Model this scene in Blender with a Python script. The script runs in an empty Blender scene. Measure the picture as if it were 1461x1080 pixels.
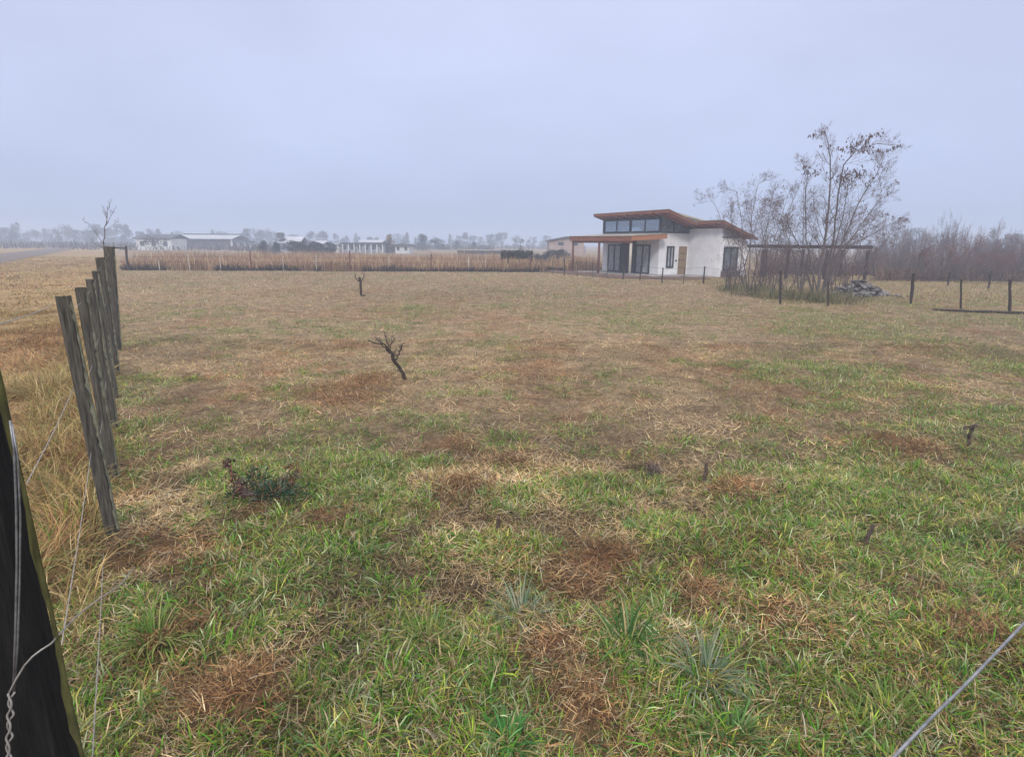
import bpy, math, random
import numpy as np
from mathutils import Vector, Matrix

random.seed(7)
rng = np.random.default_rng(11)
scene = bpy.context.scene
COL = scene.collection
H = 2.1                                   # eye height of the photographer above the field
F = 850.0                                 # focal length in photograph pixels (1461 wide)
PITCH, ROLL = math.radians(12.8), math.radians(0.5)

# ------------------------------------------------------------------ camera
cam_d = bpy.data.cameras.new('camera')
cam = bpy.data.objects.new('camera', cam_d)
COL.objects.link(cam)
cam_d.sensor_width = 36.0
cam_d.lens = 36.0 * F / 1461.0
cam_d.clip_start = 0.02
cam_d.clip_end = 5000
CM = Matrix.Rotation(math.pi / 2 - PITCH, 3, 'X') @ Matrix.Rotation(ROLL, 3, 'Z')
cam.matrix_world = Matrix.Translation((0, 0, H)) @ CM.to_4x4()
scene.camera = cam


def ray(px, py):
    return CM @ Vector(((px - 730.5) / F, -(py - 540.0) / F, -1.0))


def gp(px, py, z=0.0):
    """point of the ground seen at a photograph pixel"""
    d = ray(px, py)
    t = (z - H) / d.z
    return Vector((d.x * t, d.y * t, z))


def at(px, py, Y):
    """point seen at a photograph pixel, Y metres ahead"""
    d = ray(px, py)
    t = Y / d.y
    return Vector((d.x * t, Y, H + d.z * t))


# ------------------------------------------------------------------ noise
def hash2(ix, iy):
    v = np.sin(ix * 127.1 + iy * 311.7) * 43758.5453
    return v - np.floor(v)


def vnoise(x, y):
    ix, iy = np.floor(x), np.floor(y)
    fx, fy = x - ix, y - iy
    fx, fy = fx * fx * (3 - 2 * fx), fy * fy * (3 - 2 * fy)
    a, b = hash2(ix, iy), hash2(ix + 1, iy)
    c, d = hash2(ix, iy + 1), hash2(ix + 1, iy + 1)
    return (a * (1 - fx) + b * fx) * (1 - fy) + (c * (1 - fx) + d * fx) * fy


def fbm(x, y, o=3):
    s, a, t = 0.0, 1.0, 0.0
    for k in range(o):
        s = s + a * vnoise(x * 2 ** k + 17.3 * k, y * 2 ** k - 9.1 * k)
        t += a
        a *= 0.55
    return s / t


def sstep(a, b, x):
    t = np.clip((x - a) / (b - a), 0, 1)
    return t * t * (3 - 2 * t)


# matted mounds of dead grass that show in the foreground: pixel, radius, height
MOUNDS = [(820, 835, .26, .10), (865, 800, .22, .09), (640, 640, .30, .07), (335, 995, .17, .10), (1010, 850, .2, .05),
          (520, 545, .45, .06), (470, 745, .20, .05),  (1395, 905, .22, .06), (660, 700, .28, .05),
           (790, 930, .18, .05), (1060, 700, .3, .05), (1300, 640, .4, .06), (250, 900, .2, .05),
          (840, 1010, .17, .06), (1120, 880, .2, .05), (480, 570, .5, .05), (730, 660, .25, .05)]
MOUNDS = [(gp(a, b).x, gp(a, b).y, r, h) for a, b, r, h in MOUNDS]


def hgt(x, y):
    x, y = np.asarray(x, float), np.asarray(y, float)
    near = sstep(16, 6, y)
    mid = sstep(60, 20, y)
    z = (fbm(x * .25, y * .25, 2) - .5) * .10 * mid
    z = z + (fbm(x * 1.5 + 5, y * 1.5, 2) - .5) * .10 * near + (fbm(x * 6, y * 6 + 3, 2) - .5) * .05 * near
    for mx, my, r, h in MOUNDS:
        z = z + h * np.exp(-((x - mx) ** 2 + (y - my) ** 2) / (r * r))
    return z


def hz(x, y):
    return float(hgt(np.array([x]), np.array([y]))[0])


# fence line on the left
FA, FB = gp(162, 767), gp(166, 500)
FDIR = Vector((FB.x - FA.x, FB.y - FA.y, 0)).normalized()


def fence_x(y):
    return FA.x + (y - FA.y) * FDIR.x / FDIR.y


# house frame: local x runs along the side wall, local y along the porch front
HO = Vector((9.93, 41.5, 0.0))
HA = math.radians(27.7)


def house_local(x, y):
    dx, dy = x - HO.x, y - HO.y
    c, s = math.cos(HA), math.sin(HA)
    return dx * c + dy * s, -dx * s + dy * c


def in_house(x, y):
    a, b = house_local(x, y)
    return (a > -5.1) & (a < 7.2) & (b > -3.9) & (b < 7.3)


FG0, FG1 = gp(165, 386), gp(757, 388.5)    # far edge of the mown field


def far_edge(x):
    return FG0.y + (x - FG0.x) * (FG1.y - FG0.y) / (FG1.x - FG0.x)


def fields(x, y):
    """how green / how rusty / how dark the sward is at each place"""
    a = fbm(x * .55 + 3, y * .40, 3)
    b = fbm(x * 2.6, y * 2.4 + 9, 3)
    near = sstep(12.5, 2.2, y + 5 * (fbm(x * .3 + 40, y * .3, 2) - .5))
    right = sstep(.02, .55, x / (np.abs(y) + 2)) * sstep(34, 15, y)
    g = .13 + .43 * near + .45 * right + 2.0 * (a - .5) + 2.7 * (b - .5)
    red = sstep(.56, .76, fbm(x * .50 + 31, y * .33 + 7, 3)) * .45 + sstep(.58, .8, fbm(x * 1.6 + 11, y * 1.6, 2)) * .6
    for mx, my, r, h in MOUNDS:
        e = np.exp(-((x - mx) ** 2 + (y - my) ** 2) / (r * r)) * np.clip(2.2 * b - .25, 0, 1.3)
        red = red + .9 * e
        g = g - 1.1 * e
    return np.clip(g, 0, 1), np.clip(red, 0, 1)


# ------------------------------------------------------------------ materials
def mat(name, build):
    m = bpy.data.materials.new(name)
    m.use_nodes = True
    nt = m.node_tree
    nt.nodes.clear()
    out = nt.nodes.new('ShaderNodeOutputMaterial')
    build(nt, out)
    return m


def N(nt, t, **kw):
    n = nt.nodes.new(t)
    for k, v in kw.items():
        if k in n.inputs:
            n.inputs[k].default_value = v
        else:
            setattr(n, k, v)
    return n


def rough_mat(name, c1, c2, scale=8, rough=.9, bump=.3, stretch=(1, 1, 1), c3=None, metallic=0, spec=.3, dist=.02):
    """two (or three) tone weathered surface"""
    def b(nt, out):
        tc = N(nt, 'ShaderNodeTexCoord')
        mp = N(nt, 'ShaderNodeMapping')
        mp.inputs['Scale'].default_value = stretch
        nt.links.new(tc.outputs['Object'], mp.inputs['Vector'])
        nz = N(nt, 'ShaderNodeTexNoise', Scale=scale, Detail=6.0, Roughness=.65)
        nt.links.new(mp.outputs[0], nz.inputs['Vector'])
        rp = N(nt, 'ShaderNodeValToRGB')
        e = rp.color_ramp.elements
        e[0].position, e[1].position = .32, .68
        e[0].color, e[1].color = (*c1, 1), (*c2, 1)
        if c3:
            k = e.new(.80)
            k.color = (*c3, 1)
        nt.links.new(nz.outputs['Fac'], rp.inputs['Fac'])
        p = N(nt, 'ShaderNodeBsdfPrincipled', Roughness=rough, Metallic=metallic)
        p.inputs['Specular IOR Level'].default_value = spec
        nt.links.new(rp.outputs[0], p.inputs['Base Color'])
        bp = N(nt, 'ShaderNodeBump', Strength=bump, Distance=dist)
        nt.links.new(nz.outputs['Fac'], bp.inputs['Height'])
        nt.links.new(bp.outputs[0], p.inputs['Normal'])
        nt.links.new(p.outputs[0], out.inputs['Surface'])
    return mat(name, b)


def blade_mat(name, transl=.3, gloss=.25):
    def b(nt, out):
        at_ = N(nt, 'ShaderNodeAttribute', attribute_name='Col')
        p = N(nt, 'ShaderNodeBsdfPrincipled', Roughness=.45)
        p.inputs['Specular IOR Level'].default_value = gloss
        t = N(nt, 'ShaderNodeBsdfTranslucent')
        mx = N(nt, 'ShaderNodeMixShader', Fac=transl)
        nt.links.new(at_.outputs['Color'], p.inputs['Base Color'])
        nt.links.new(at_.outputs['Color'], t.inputs['Color'])
        nt.links.new(p.outputs[0], mx.inputs[1])
        nt.links.new(t.outputs[0], mx.inputs[2])
        nt.links.new(mx.outputs[0], out.inputs['Surface'])
    return mat(name, b)


def ground_mat():
    def b(nt, out):
        at_ = N(nt, 'ShaderNodeAttribute', attribute_name='Col')
        tc = N(nt, 'ShaderNodeTexCoord')
        n1 = N(nt, 'ShaderNodeTexNoise', Scale=2.6, Detail=9.0, Roughness=.72)
        n2 = N(nt, 'ShaderNodeTexNoise', Scale=22.0, Detail=5.0, Roughness=.7)
        for n in (n1, n2):
            nt.links.new(tc.outputs['Object'], n.inputs['Vector'])
        ad = N(nt, 'ShaderNodeMath', operation='ADD')
        nt.links.new(n1.outputs['Fac'], ad.inputs[0])
        nt.links.new(n2.outputs['Fac'], ad.inputs[1])
        mr = N(nt, 'ShaderNodeMapRange')
        mr.inputs['From Min'].default_value = .72
        mr.inputs['From Max'].default_value = 1.28
        mr.inputs['To Min'].default_value = .32
        mr.inputs['To Max'].default_value = 1.6
        nt.links.new(ad.outputs[0], mr.inputs['Value'])
        ml = N(nt, 'ShaderNodeVectorMath', operation='SCALE')
        nt.links.new(at_.outputs['Color'], ml.inputs[0])
        nt.links.new(mr.outputs[0], ml.inputs['Scale'])
        p = N(nt, 'ShaderNodeBsdfPrincipled', Roughness=.95)
        p.inputs['Specular IOR Level'].default_value = .1
        nt.links.new(ml.outputs[0], p.inputs['Base Color'])
        bp = N(nt, 'ShaderNodeBump', Strength=.8, Distance=.05)
        nt.links.new(ad.outputs[0], bp.inputs['Height'])
        nt.links.new(bp.outputs[0], p.inputs['Normal'])
        nt.links.new(p.outputs[0], out.inputs['Surface'])
    return mat('ground_soil', b)


def glass_mat(name, tint, mixfac, rough=.05):
    def b(nt, out):
        t = N(nt, 'ShaderNodeBsdfTransparent', Color=(*tint, 1))
        g = N(nt, 'ShaderNodeBsdfGlossy', Roughness=rough)
        g.inputs['Color'].default_value = (.8, .86, .92, 1)
        mx = N(nt, 'ShaderNodeMixShader', Fac=mixfac)
        nt.links.new(t.outputs[0], mx.inputs[1])
        nt.links.new(g.outputs[0], mx.inputs[2])
        nt.links.new(mx.outputs[0], out.inputs['Surface'])
    return mat(name, b)


M = {}
M['ground'] = ground_mat()
M['blade'] = blade_mat('grass_blade', .3, .10)
M['straw'] = blade_mat('straw_blade', .22, .06)
M['leaf'] = blade_mat('dead_leaf', .25, .2)
M['post'] = rough_mat('weathered_post', (.036, .032, .026), (.140, .128, .104), 9, .95, .9, (7, 7, .6), (.27, .27, .21))
M['post_dark'] = rough_mat('dark_shaded_post', (.005, .005, .005), (.020, .018, .016), 16, .85, .9, (5, 5, .35), (.05, .046, .04))  # near-black: the shade on the strainer post is put into its colour
M['lichen'] = rough_mat('pale_lichen', (.10, .10, .07), (.27, .27, .19), 30, .95, .7, (1, 1, .4))
M['moss'] = rough_mat('green_moss', (.035, .036, .014), (.115, .112, .035), 22, .95, .6, (1, 1, .5))
M['wire'] = rough_mat('galvanised_wire', (.16, .165, .175), (.36, .365, .38), 60, .45, .1, metallic=.7, spec=.5)
M['wire_dull'] = rough_mat('dull_wire', (.20, .18, .16), (.42, .40, .38), 40, .6, .1, metallic=.3)
M['bark'] = rough_mat('bark', (.085, .068, .066), (.19, .16, .15), 14, .95, .5, (4, 4, .6))
M['twig'] = rough_mat('twigs', (.10, .075, .072), (.20, .155, .145), 6, .95, .1)
M['twig_far'] = rough_mat('far_twigs', (.10, .078, .08), (.19, .15, .15), 3, .95, .1)
M['twig_red'] = rough_mat('reddish_twigs', (.12, .06, .05), (.20, .11, .09), 3, .95, .1)
M['stump_wood'] = rough_mat('stump_wood', (.05, .038, .03), (.15, .11, .085), 20, .95, .6, (3, 3, 1))
M['deadwood'] = rough_mat('dead_wood', (.022, .017, .014), (.075, .056, .045), 20, .95, .5, (3, 3, 1))
M['render'] = rough_mat('white_render', (.64, .64, .645), (.80, .80, .80), 1.6, .9, .08)
M['wood'] = rough_mat('red_wood', (.16, .060, .036), (.30, .120, .065), 5, .7, .15, (6, 1, 1))
M['wood_light'] = rough_mat('orange_wood', (.28, .11, .045), (.42, .19, .08), 5, .7, .15, (6, 1, 1))
M['soffit'] = rough_mat('soffit_wood', (.24, .095, .065), (.38, .17, .11), 6, .8, .15, (8, 1, 1))
M['sheet'] = rough_mat('roof_sheet', (.26, .235, .20), (.40, .365, .31), 4, .6, .1, metallic=.2)
M['sheet_beige'] = rough_mat('beige_sheet', (.36, .32, .25), (.46, .42, .34), 4, .7, .1)
M['frame'] = rough_mat('dark_frame', (.012, .017, .020), (.030, .036, .040), 8, .5, .05)
M['post_wood'] = rough_mat('porch_post', (.11, .048, .038), (.20, .095, .07), 10, .85, .3, (4, 4, 1))
M['post_pale'] = rough_mat('pale_post', (.42, .37, .30), (.58, .53, .46), 10, .85, .3, (4, 4, 1))
M['cladding'] = rough_mat('dark_cladding', (.045, .027, .028), (.09, .055, .052), 10, .85, .3, (1, 6, 1))
M['door'] = rough_mat('timber_door', (.20, .135, .075), (.31, .215, .125), 8, .7, .2, (1, 6, .5))
M['concrete'] = rough_mat('concrete', (.30, .28, .27), (.45, .43, .41), 5, .95, .2)
M['bare_earth'] = rough_mat('bare_earth', (.075, .045, .035), (.16, .10, .075), 6, .95, .8, dist=.08)
M['glass'] = glass_mat('clerestory_glass', (.50, .58, .64), .30)
M['pane_pale'] = rough_mat('pale_mottled_pane', (.16, .17, .18), (.50, .51, .53), 3.5, .25, .0, (1, 2, .6), spec=.7)  # pane with an uneven grey to pale tone
M['pane'] = rough_mat('dark_pane', (.05, .06, .065), (.24, .26, .28), 2.2, .12, .0, spec=.7)
M['stone'] = rough_mat('stones', (.045, .038, .038), (.33, .31, .30), 5, .9, .6)
M['stone_dark'] = rough_mat('dark_rubble', (.035, .028, .026), (.13, .11, .10), 5, .9, .6)
M['iron'] = rough_mat('rusty_iron', (.018, .010, .010), (.06, .030, .026), 12, .85, .3)
M['gravel'] = rough_mat('gravel_road', (.085, .062, .05), (.19, .15, .12), 1.2, .95, .6, c3=(.24, .19, .15))
M['wall_white'] = rough_mat('shed_white', (.55, .55, .54), (.70, .70, .69), .6, .9, .1)
M['wall_brown'] = rough_mat('shed_brown', (.075, .055, .055), (.13, .10, .095), .8, .9, .1)
M['wall_grey'] = rough_mat('shed_grey', (.22, .23, .26), (.36, .37, .40), .5, .9, .1)
M['wall_brick'] = rough_mat('pale_brick', (.30, .22, .19), (.44, .35, .31), 1.5, .9, .1)
M['roof_light'] = rough_mat('roof_light', (.38, .39, .42), (.52, .53, .56), .5, .5, .05, metallic=.2)
M['roof_dark'] = rough_mat('roof_dark', (.05, .05, .055), (.10, .10, .11), .6, .7, .1)
M['window_far'] = rough_mat('far_window', (.03, .035, .04), (.08, .09, .10), 1, .2, .0)
M['tank'] = rough_mat('tank', (.06, .065, .07), (.13, .135, .14), 2, .7, .1)
M['conifer'] = blade_mat('conifer_needles', .12, .1)


# ------------------------------------------------------------------ mesh helpers
class MB:
    def __init__(self):
        self.v, self.f, self.c = [], [], []

    def box(self, c, s, rz=0.0, jit=0.0):
        b = len(self.v)
        cs, sn = math.cos(rz), math.sin(rz)
        for dz in (-.5, .5):
            for dx, dy in ((-.5, -.5), (.5, -.5), (.5, .5), (-.5, .5)):
                x, y = dx * s[0], dy * s[1]
                self.v.append((c[0] + x * cs - y * sn + random.uniform(-jit, jit), c[1] + x * sn + y * cs + random.uniform(-jit, jit),
                               c[2] + dz * s[2] + random.uniform(-jit, jit)))
        for q in ((0, 3, 2, 1), (4, 5, 6, 7), (0, 1, 5, 4), (1, 2, 6, 5), (2, 3, 7, 6), (3, 0, 4, 7)):
            self.f.append(tuple(b + i for i in q))
        return self

    def hexa(self, lo, hi):
        """four lower points, four upper points, same order"""
        b = len(self.v)
        self.v += [tuple(p) for p in lo] + [tuple(p) for p in hi]
        for q in ((0, 3, 2, 1), (4, 5, 6, 7), (0, 1, 5, 4), (1, 2, 6, 5), (2, 3, 7, 6), (3, 0, 4, 7)):
            self.f.append(tuple(b + i for i in q))
        return self

    def poly_prism(self, prof, y0, y1):
        """profile of (x, z) pairs extruded along y"""
        b, n = len(self.v), len(prof)
        self.v += [(x, y0, z) for x, z in prof] + [(x, y1, z) for x, z in prof]
        self.f.append(tuple(b + i for i in range(n)))
        self.f.append(tuple(b + n + i for i in reversed(range(n))))
        for i in range(n):
            j = (i + 1) % n
            self.f.append((b + i, b + n + i, b + n + j, b + j))
        return self

    def tube(self, pts, rad, k=6, cap=True):
        pts = [Vector(p) for p in pts]
        n = len(pts)
        if not hasattr(rad, '__len__'):
            rad = [rad] * n
        b = len(self.v)
        d0 = (pts[1] - pts[0]).normalized()
        ref = Vector((1, 0, 0)) if abs(d0.x) < .8 else Vector((0, 1, 0))
        a = d0.cross(ref).normalized()
        for i, p in enumerate(pts):
            d = (pts[min(i + 1, n - 1)] - pts[max(i - 1, 0)])
            d = d.normalized() if d.length > 1e-9 else d0
            a = (a - d * a.dot(d))
            a = a.normalized() if a.length > 1e-6 else d.orthogonal().normalized()
            c = d.cross(a)
            for j in range(k):
                t = 2 * math.pi * j / k
                q = p + (a * math.cos(t) + c * math.sin(t)) * rad[i]
                self.v.append((q.x, q.y, q.z))
        for i in range(n - 1):
            for j in range(k):
                self.f.append((b + i * k + j, b + i * k + (j + 1) % k, b + (i + 1) * k + (j + 1) % k, b + (i + 1) * k + j))
        if cap:
            self.f.append(tuple(b + j for j in reversed(range(k))))
            self.f.append(tuple(b + (n - 1) * k + j for j in range(k)))
        return self

    def leaf(self, p, u, w, col):
        """small two-sided leaf: base p, length vector u, half width vector w"""
        b = len(self.v)
        p, u, w = Vector(p), Vector(u), Vector(w)
        nrm = u.cross(w).normalized() * w.length * .5
        for q in (p, p + u * .5 + w + nrm, p + u, p + u * .5 - w + nrm):
            self.v.append((q.x, q.y, q.z))
            self.c.append(col)
        self.f.append((b, b + 1, b + 2, b + 3))

    def build(self, name, material, parent=None, smooth=False, loc=None):
        me = bpy.data.meshes.new(name)
        me.from_pydata(self.v, [], self.f)
        if self.c and len(self.c) == len(self.v):
            at_ = me.attributes.new('Col', 'FLOAT_COLOR', 'POINT')
            at_.data.foreach_set('color', np.array([(*c, 1.0) for c in self.c], dtype=np.float32).ravel())
        me.materials.append(material)
        if smooth:
            me.polygons.foreach_set('use_smooth', [True] * len(me.polygons))
        me.update()
        o = bpy.data.objects.new(name, me)
        COL.objects.link(o)
        if parent is not None:
            o.parent = parent
        if loc is not None:
            o.location = loc
        return o


def np_mesh(name, verts, quads, cols, material, parent=None):
    me = bpy.data.meshes.new(name)
    nv, nf = len(verts), len(quads)
    me.vertices.add(nv)
    me.vertices.foreach_set('co', np.ascontiguousarray(verts, dtype=np.float32).ravel())
    me.loops.add(nf * 4)
    me.loops.foreach_set('vertex_index', np.ascontiguousarray(quads, dtype=np.int32).ravel())
    me.polygons.add(nf)
    me.polygons.foreach_set('loop_start', np.arange(0, nf * 4, 4, dtype=np.int32))
    me.update(calc_edges=True)
    if cols is not None:
        at_ = me.attributes.new('Col', 'FLOAT_COLOR', 'POINT')
        c4 = np.ones((nv, 4), dtype=np.float32)
        c4[:, :3] = cols
        at_.data.foreach_set('color', c4.ravel())
    me.materials.append(material)
    o = bpy.data.objects.new(name, me)
    COL.objects.link(o)
    if parent is not None:
        o.parent = parent
    return o


def tag(o, label=None, cat=None, group=None, kind=None):
    if label:
        o['label'] = label
    if cat:
        o['category'] = cat
    if group:
        o['group'] = group
    if kind:
        o['kind'] = kind
    return o


def empty(name, loc, rz=0.0):
    o = bpy.data.objects.new(name, None)
    o.empty_display_size = .2
    COL.objects.link(o)
    o.location = loc
    o.rotation_euler = (0, 0, rz)
    return o


def dup(root, loc, rz=0.0, sc=(1, 1, 1), label=None, group=None):
    r = root.copy()
    COL.objects.link(r)
    r.location = loc
    r.rotation_euler = (0, 0, rz)
    r.scale = sc
    if label:
        r['label'] = label
    if group:
        r['group'] = group
    for ch in list(root.children):
        c = ch.copy()
        COL.objects.link(c)
        c.parent = r
        for g in list(ch.children):
            d = g.copy()
            COL.objects.link(d)
            d.parent = c
    return r


# ------------------------------------------------------------------ grass blades in bulk
def blades(P, L, W, az, th0, kap, col, nseg=3, tipcol=None, twist=None):
    n = len(P)
    s = np.linspace(0, 1, nseg + 1)
    pts = np.zeros((n, nseg + 1, 3))
    pts[:, 0] = P
    for i in range(nseg):
        th = th0 + kap * (s[i] + s[i + 1]) * .5
        st = np.stack([np.sin(th) * np.cos(az), np.sin(th) * np.sin(az), np.cos(th)], 1) * (L / nseg)[:, None]
        pts[:, i + 1] = pts[:, i] + st
    tw = rng.uniform(-.6, .6, n) if twist is None else twist
    wd = np.stack([-np.sin(az) * np.cos(tw), np.cos(az) * np.cos(tw), np.sin(tw)], 1)
    prof = np.interp(s, [0, .35, .75, 1], [.75, 1, .7, .08])
    off = wd[:, None, :] * (W[:, None] * .5 * prof[None, :])[:, :, None]
    v = np.stack([pts - off, pts + off], 2).reshape(n, (nseg + 1) * 2, 3)
    k = (nseg + 1) * 2
    q = np.array([[2 * i, 2 * i + 1, 2 * i + 3, 2 * i + 2] for i in range(nseg)])
    quads = (np.arange(n)[:, None, None] * k + q[None]).reshape(-1, 4)
    if tipcol is None:
        c = np.repeat(col[:, None, :], k, 1)
    else:
        f = np.repeat(s, 2)[None, :, None] ** 2
        c = col[:, None, :] * (1 - f) + tipcol[:, None, :] * f
    return v.reshape(-1, 3), quads, c.reshape(-1, 3)


def join(parts):
    vs, qs, cs, b = [], [], [], 0
    for v, q, c in parts:
        vs.append(v)
        qs.append(q + b)
        cs.append(c)
        b += len(v)
    return np.concatenate(vs), np.concatenate(qs), np.concatenate(cs)


def wedge(n, y0, y1, k=.92, pad=1.0, p=.5):
    y = (rng.random(n) * (y1 ** (1 / p) - y0 ** (1 / p)) + y0 ** (1 / p)) ** p
    x = rng.uniform(-1, 1, n) * (k * y + pad)
    return x, y


def pick(pal, n, w=None):
    pal = np.array(pal)
    i = rng.choice(len(pal), n, p=w)
    return pal[i] * rng.uniform(.72, 1.3, (n, 1))


PG = [(.080, .220, .020), (.145, .275, .028), (.235, .310, .042), (.132, .265, .085), (.38, .45, .25), (.40, .36, .09)]
PGW = [.25, .24, .17, .13, .10, .11]
PS = [(.44, .34, .18), (.35, .245, .125), (.54, .44, .27), (.25, .165, .09), (.40, .35, .26)]
PR = [(.34, .19, .085), (.26, .14, .07), (.44, .27, .13), (.14, .085, .05)]


def thatch(n, y0, y1, Lr, Wr, nseg, p=.5):
    x, y = wedge(n, y0, y1, p=p)
    ok = (x > fence_x(y) - .6) & (y < far_edge(x) - .1) & ~in_house(x, y)
    x, y = x[ok], y[ok]
    n = len(x)
    g, r = fields(x, y)
    c = pick(PS, n)
    red = rng.random(n) < r * .85
    c[red] = pick(PR, int(red.sum()))
    gr = (rng.random(n) < g * .30) & ~red
    c[gr] = pick(PG, int(gr.sum()), PGW) * .9
    sc = (np.clip(fbm(x * .8, y * .8 + 50, 2), .2, .9)[:, None] * .9 + .55) * rng.choice([.35, .75, 1.0, 1.25], (n, 1), p=[.16, .24, .4, .2])
    sc = sc * (.62 + .95 * sstep(.25, .75, fbm(x * 2.4 + 60, y * 2.4, 3)))[:, None]
    c = c * sc * (1 - .2 * sstep(8, 16, y))[:, None] * np.array([1.0, .96, .90])
    z = hgt(x, y) + rng.uniform(-.006, .022, n)
    return blades(np.stack([x, y, z], 1), rng.uniform(*Lr, n), rng.uniform(*Wr, n), rng.uniform(0, 6.283, n),
                  rng.uniform(1.0, 1.62, n), rng.uniform(-.3, .6, n), c, nseg)


def tufts(n, y0, y1, per, Lr, Wr, spread, nseg, bias=0.0, p=.5, dull=0.0):
    x, y = wedge(n, y0, y1, p=p)
    g, r = fields(x, y)
    ok = (x > fence_x(y) - .45) & (y < far_edge(x) - .1) & ~in_house(x, y) & (rng.random(n) < np.clip((g + bias) * 1.15, 0, 1) ** 1.3)
    x, y, g = x[ok], y[ok], g[ok]
    m = len(x)
    kind = rng.choice(len(PG), m, p=PGW)
    size = rng.uniform(.55, 1.25, m) * (.65 + .5 * g)
    lean = rng.uniform(0, 6.283, m)
    cnt = np.maximum(3, (rng.uniform(.5, 1.4, m) * per * (.5 + .8 * g)).astype(int))
    idx = np.repeat(np.arange(m), cnt)
    k = len(idx)
    a = rng.uniform(0, 6.283, k)
    rr = np.sqrt(rng.random(k)) * spread * size[idx]
    bx, by = x[idx] + np.cos(a) * rr, y[idx] + np.sin(a) * rr
    az = a + rng.normal(0, .7, k)
    pull = rng.random(k) < .45
    az[pull] = lean[idx][pull] + rng.normal(0, .5, int(pull.sum()))
    th0 = rng.uniform(.15, 1.2, k)
    kap = rng.uniform(.3, 1.6, k)
    col = np.array(PG)[kind[idx]] * rng.choice([.3, .8, 1.1, 1.75], (k, 1), p=[.20, .26, .34, .20]) * rng.uniform(.85, 1.15, (k, 1))  # pale and dark steps put highlights and dark gaps into the blade colour
    if dull:
        col = col * (1 - dull) + np.array([.27, .235, .14]) * rng.uniform(.35, 1.2, (k, 1)) * dull
    other = rng.random(k) < .25
    col[other] = pick(PG, int(other.sum()), PGW)
    dry = rng.random(k) < .13
    col[dry] = pick(PS, int(dry.sum()))
    tip = col * 1.15
    dt = rng.random(k) < .25
    tip[dt] = np.array([.36, .30, .16])
    z = hgt(bx, by) - .008
    return blades(np.stack([bx, by, z], 1), rng.uniform(*Lr, k) * size[idx], rng.uniform(*Wr, k), az, th0, kap, col, nseg, tip)


def mound_litter():
    xs, ys = [], []
    for mx, my, r, h in MOUNDS:
        k = int(3000 * r / .25)
        xs.append(mx + rng.normal(0, r * .85, k))
        ys.append(my + rng.normal(0, r * .85, k))
    x, y = np.concatenate(xs), np.concatenate(ys)
    keep = fbm(x * 4, y * 4 + 20, 3) > .47
    x, y = x[keep], y[keep]
    n = len(x)
    c = pick(PR + [(.42, .29, .14), (.36, .26, .14), (.10, .06, .035), (.30, .20, .10)], n) * rng.choice([.4, .9, 1.2], (n, 1), p=[.3, .4, .3])
    return blades(np.stack([x, y, hgt(x, y) + rng.uniform(-.004, .02, n)], 1), rng.uniform(.02, .075, n), rng.uniform(.002, .006, n), rng.uniform(0, 6.283, n),
                  rng.uniform(.4, 1.6, n), rng.uniform(-.5, 2.2, n), c, 2)


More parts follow.
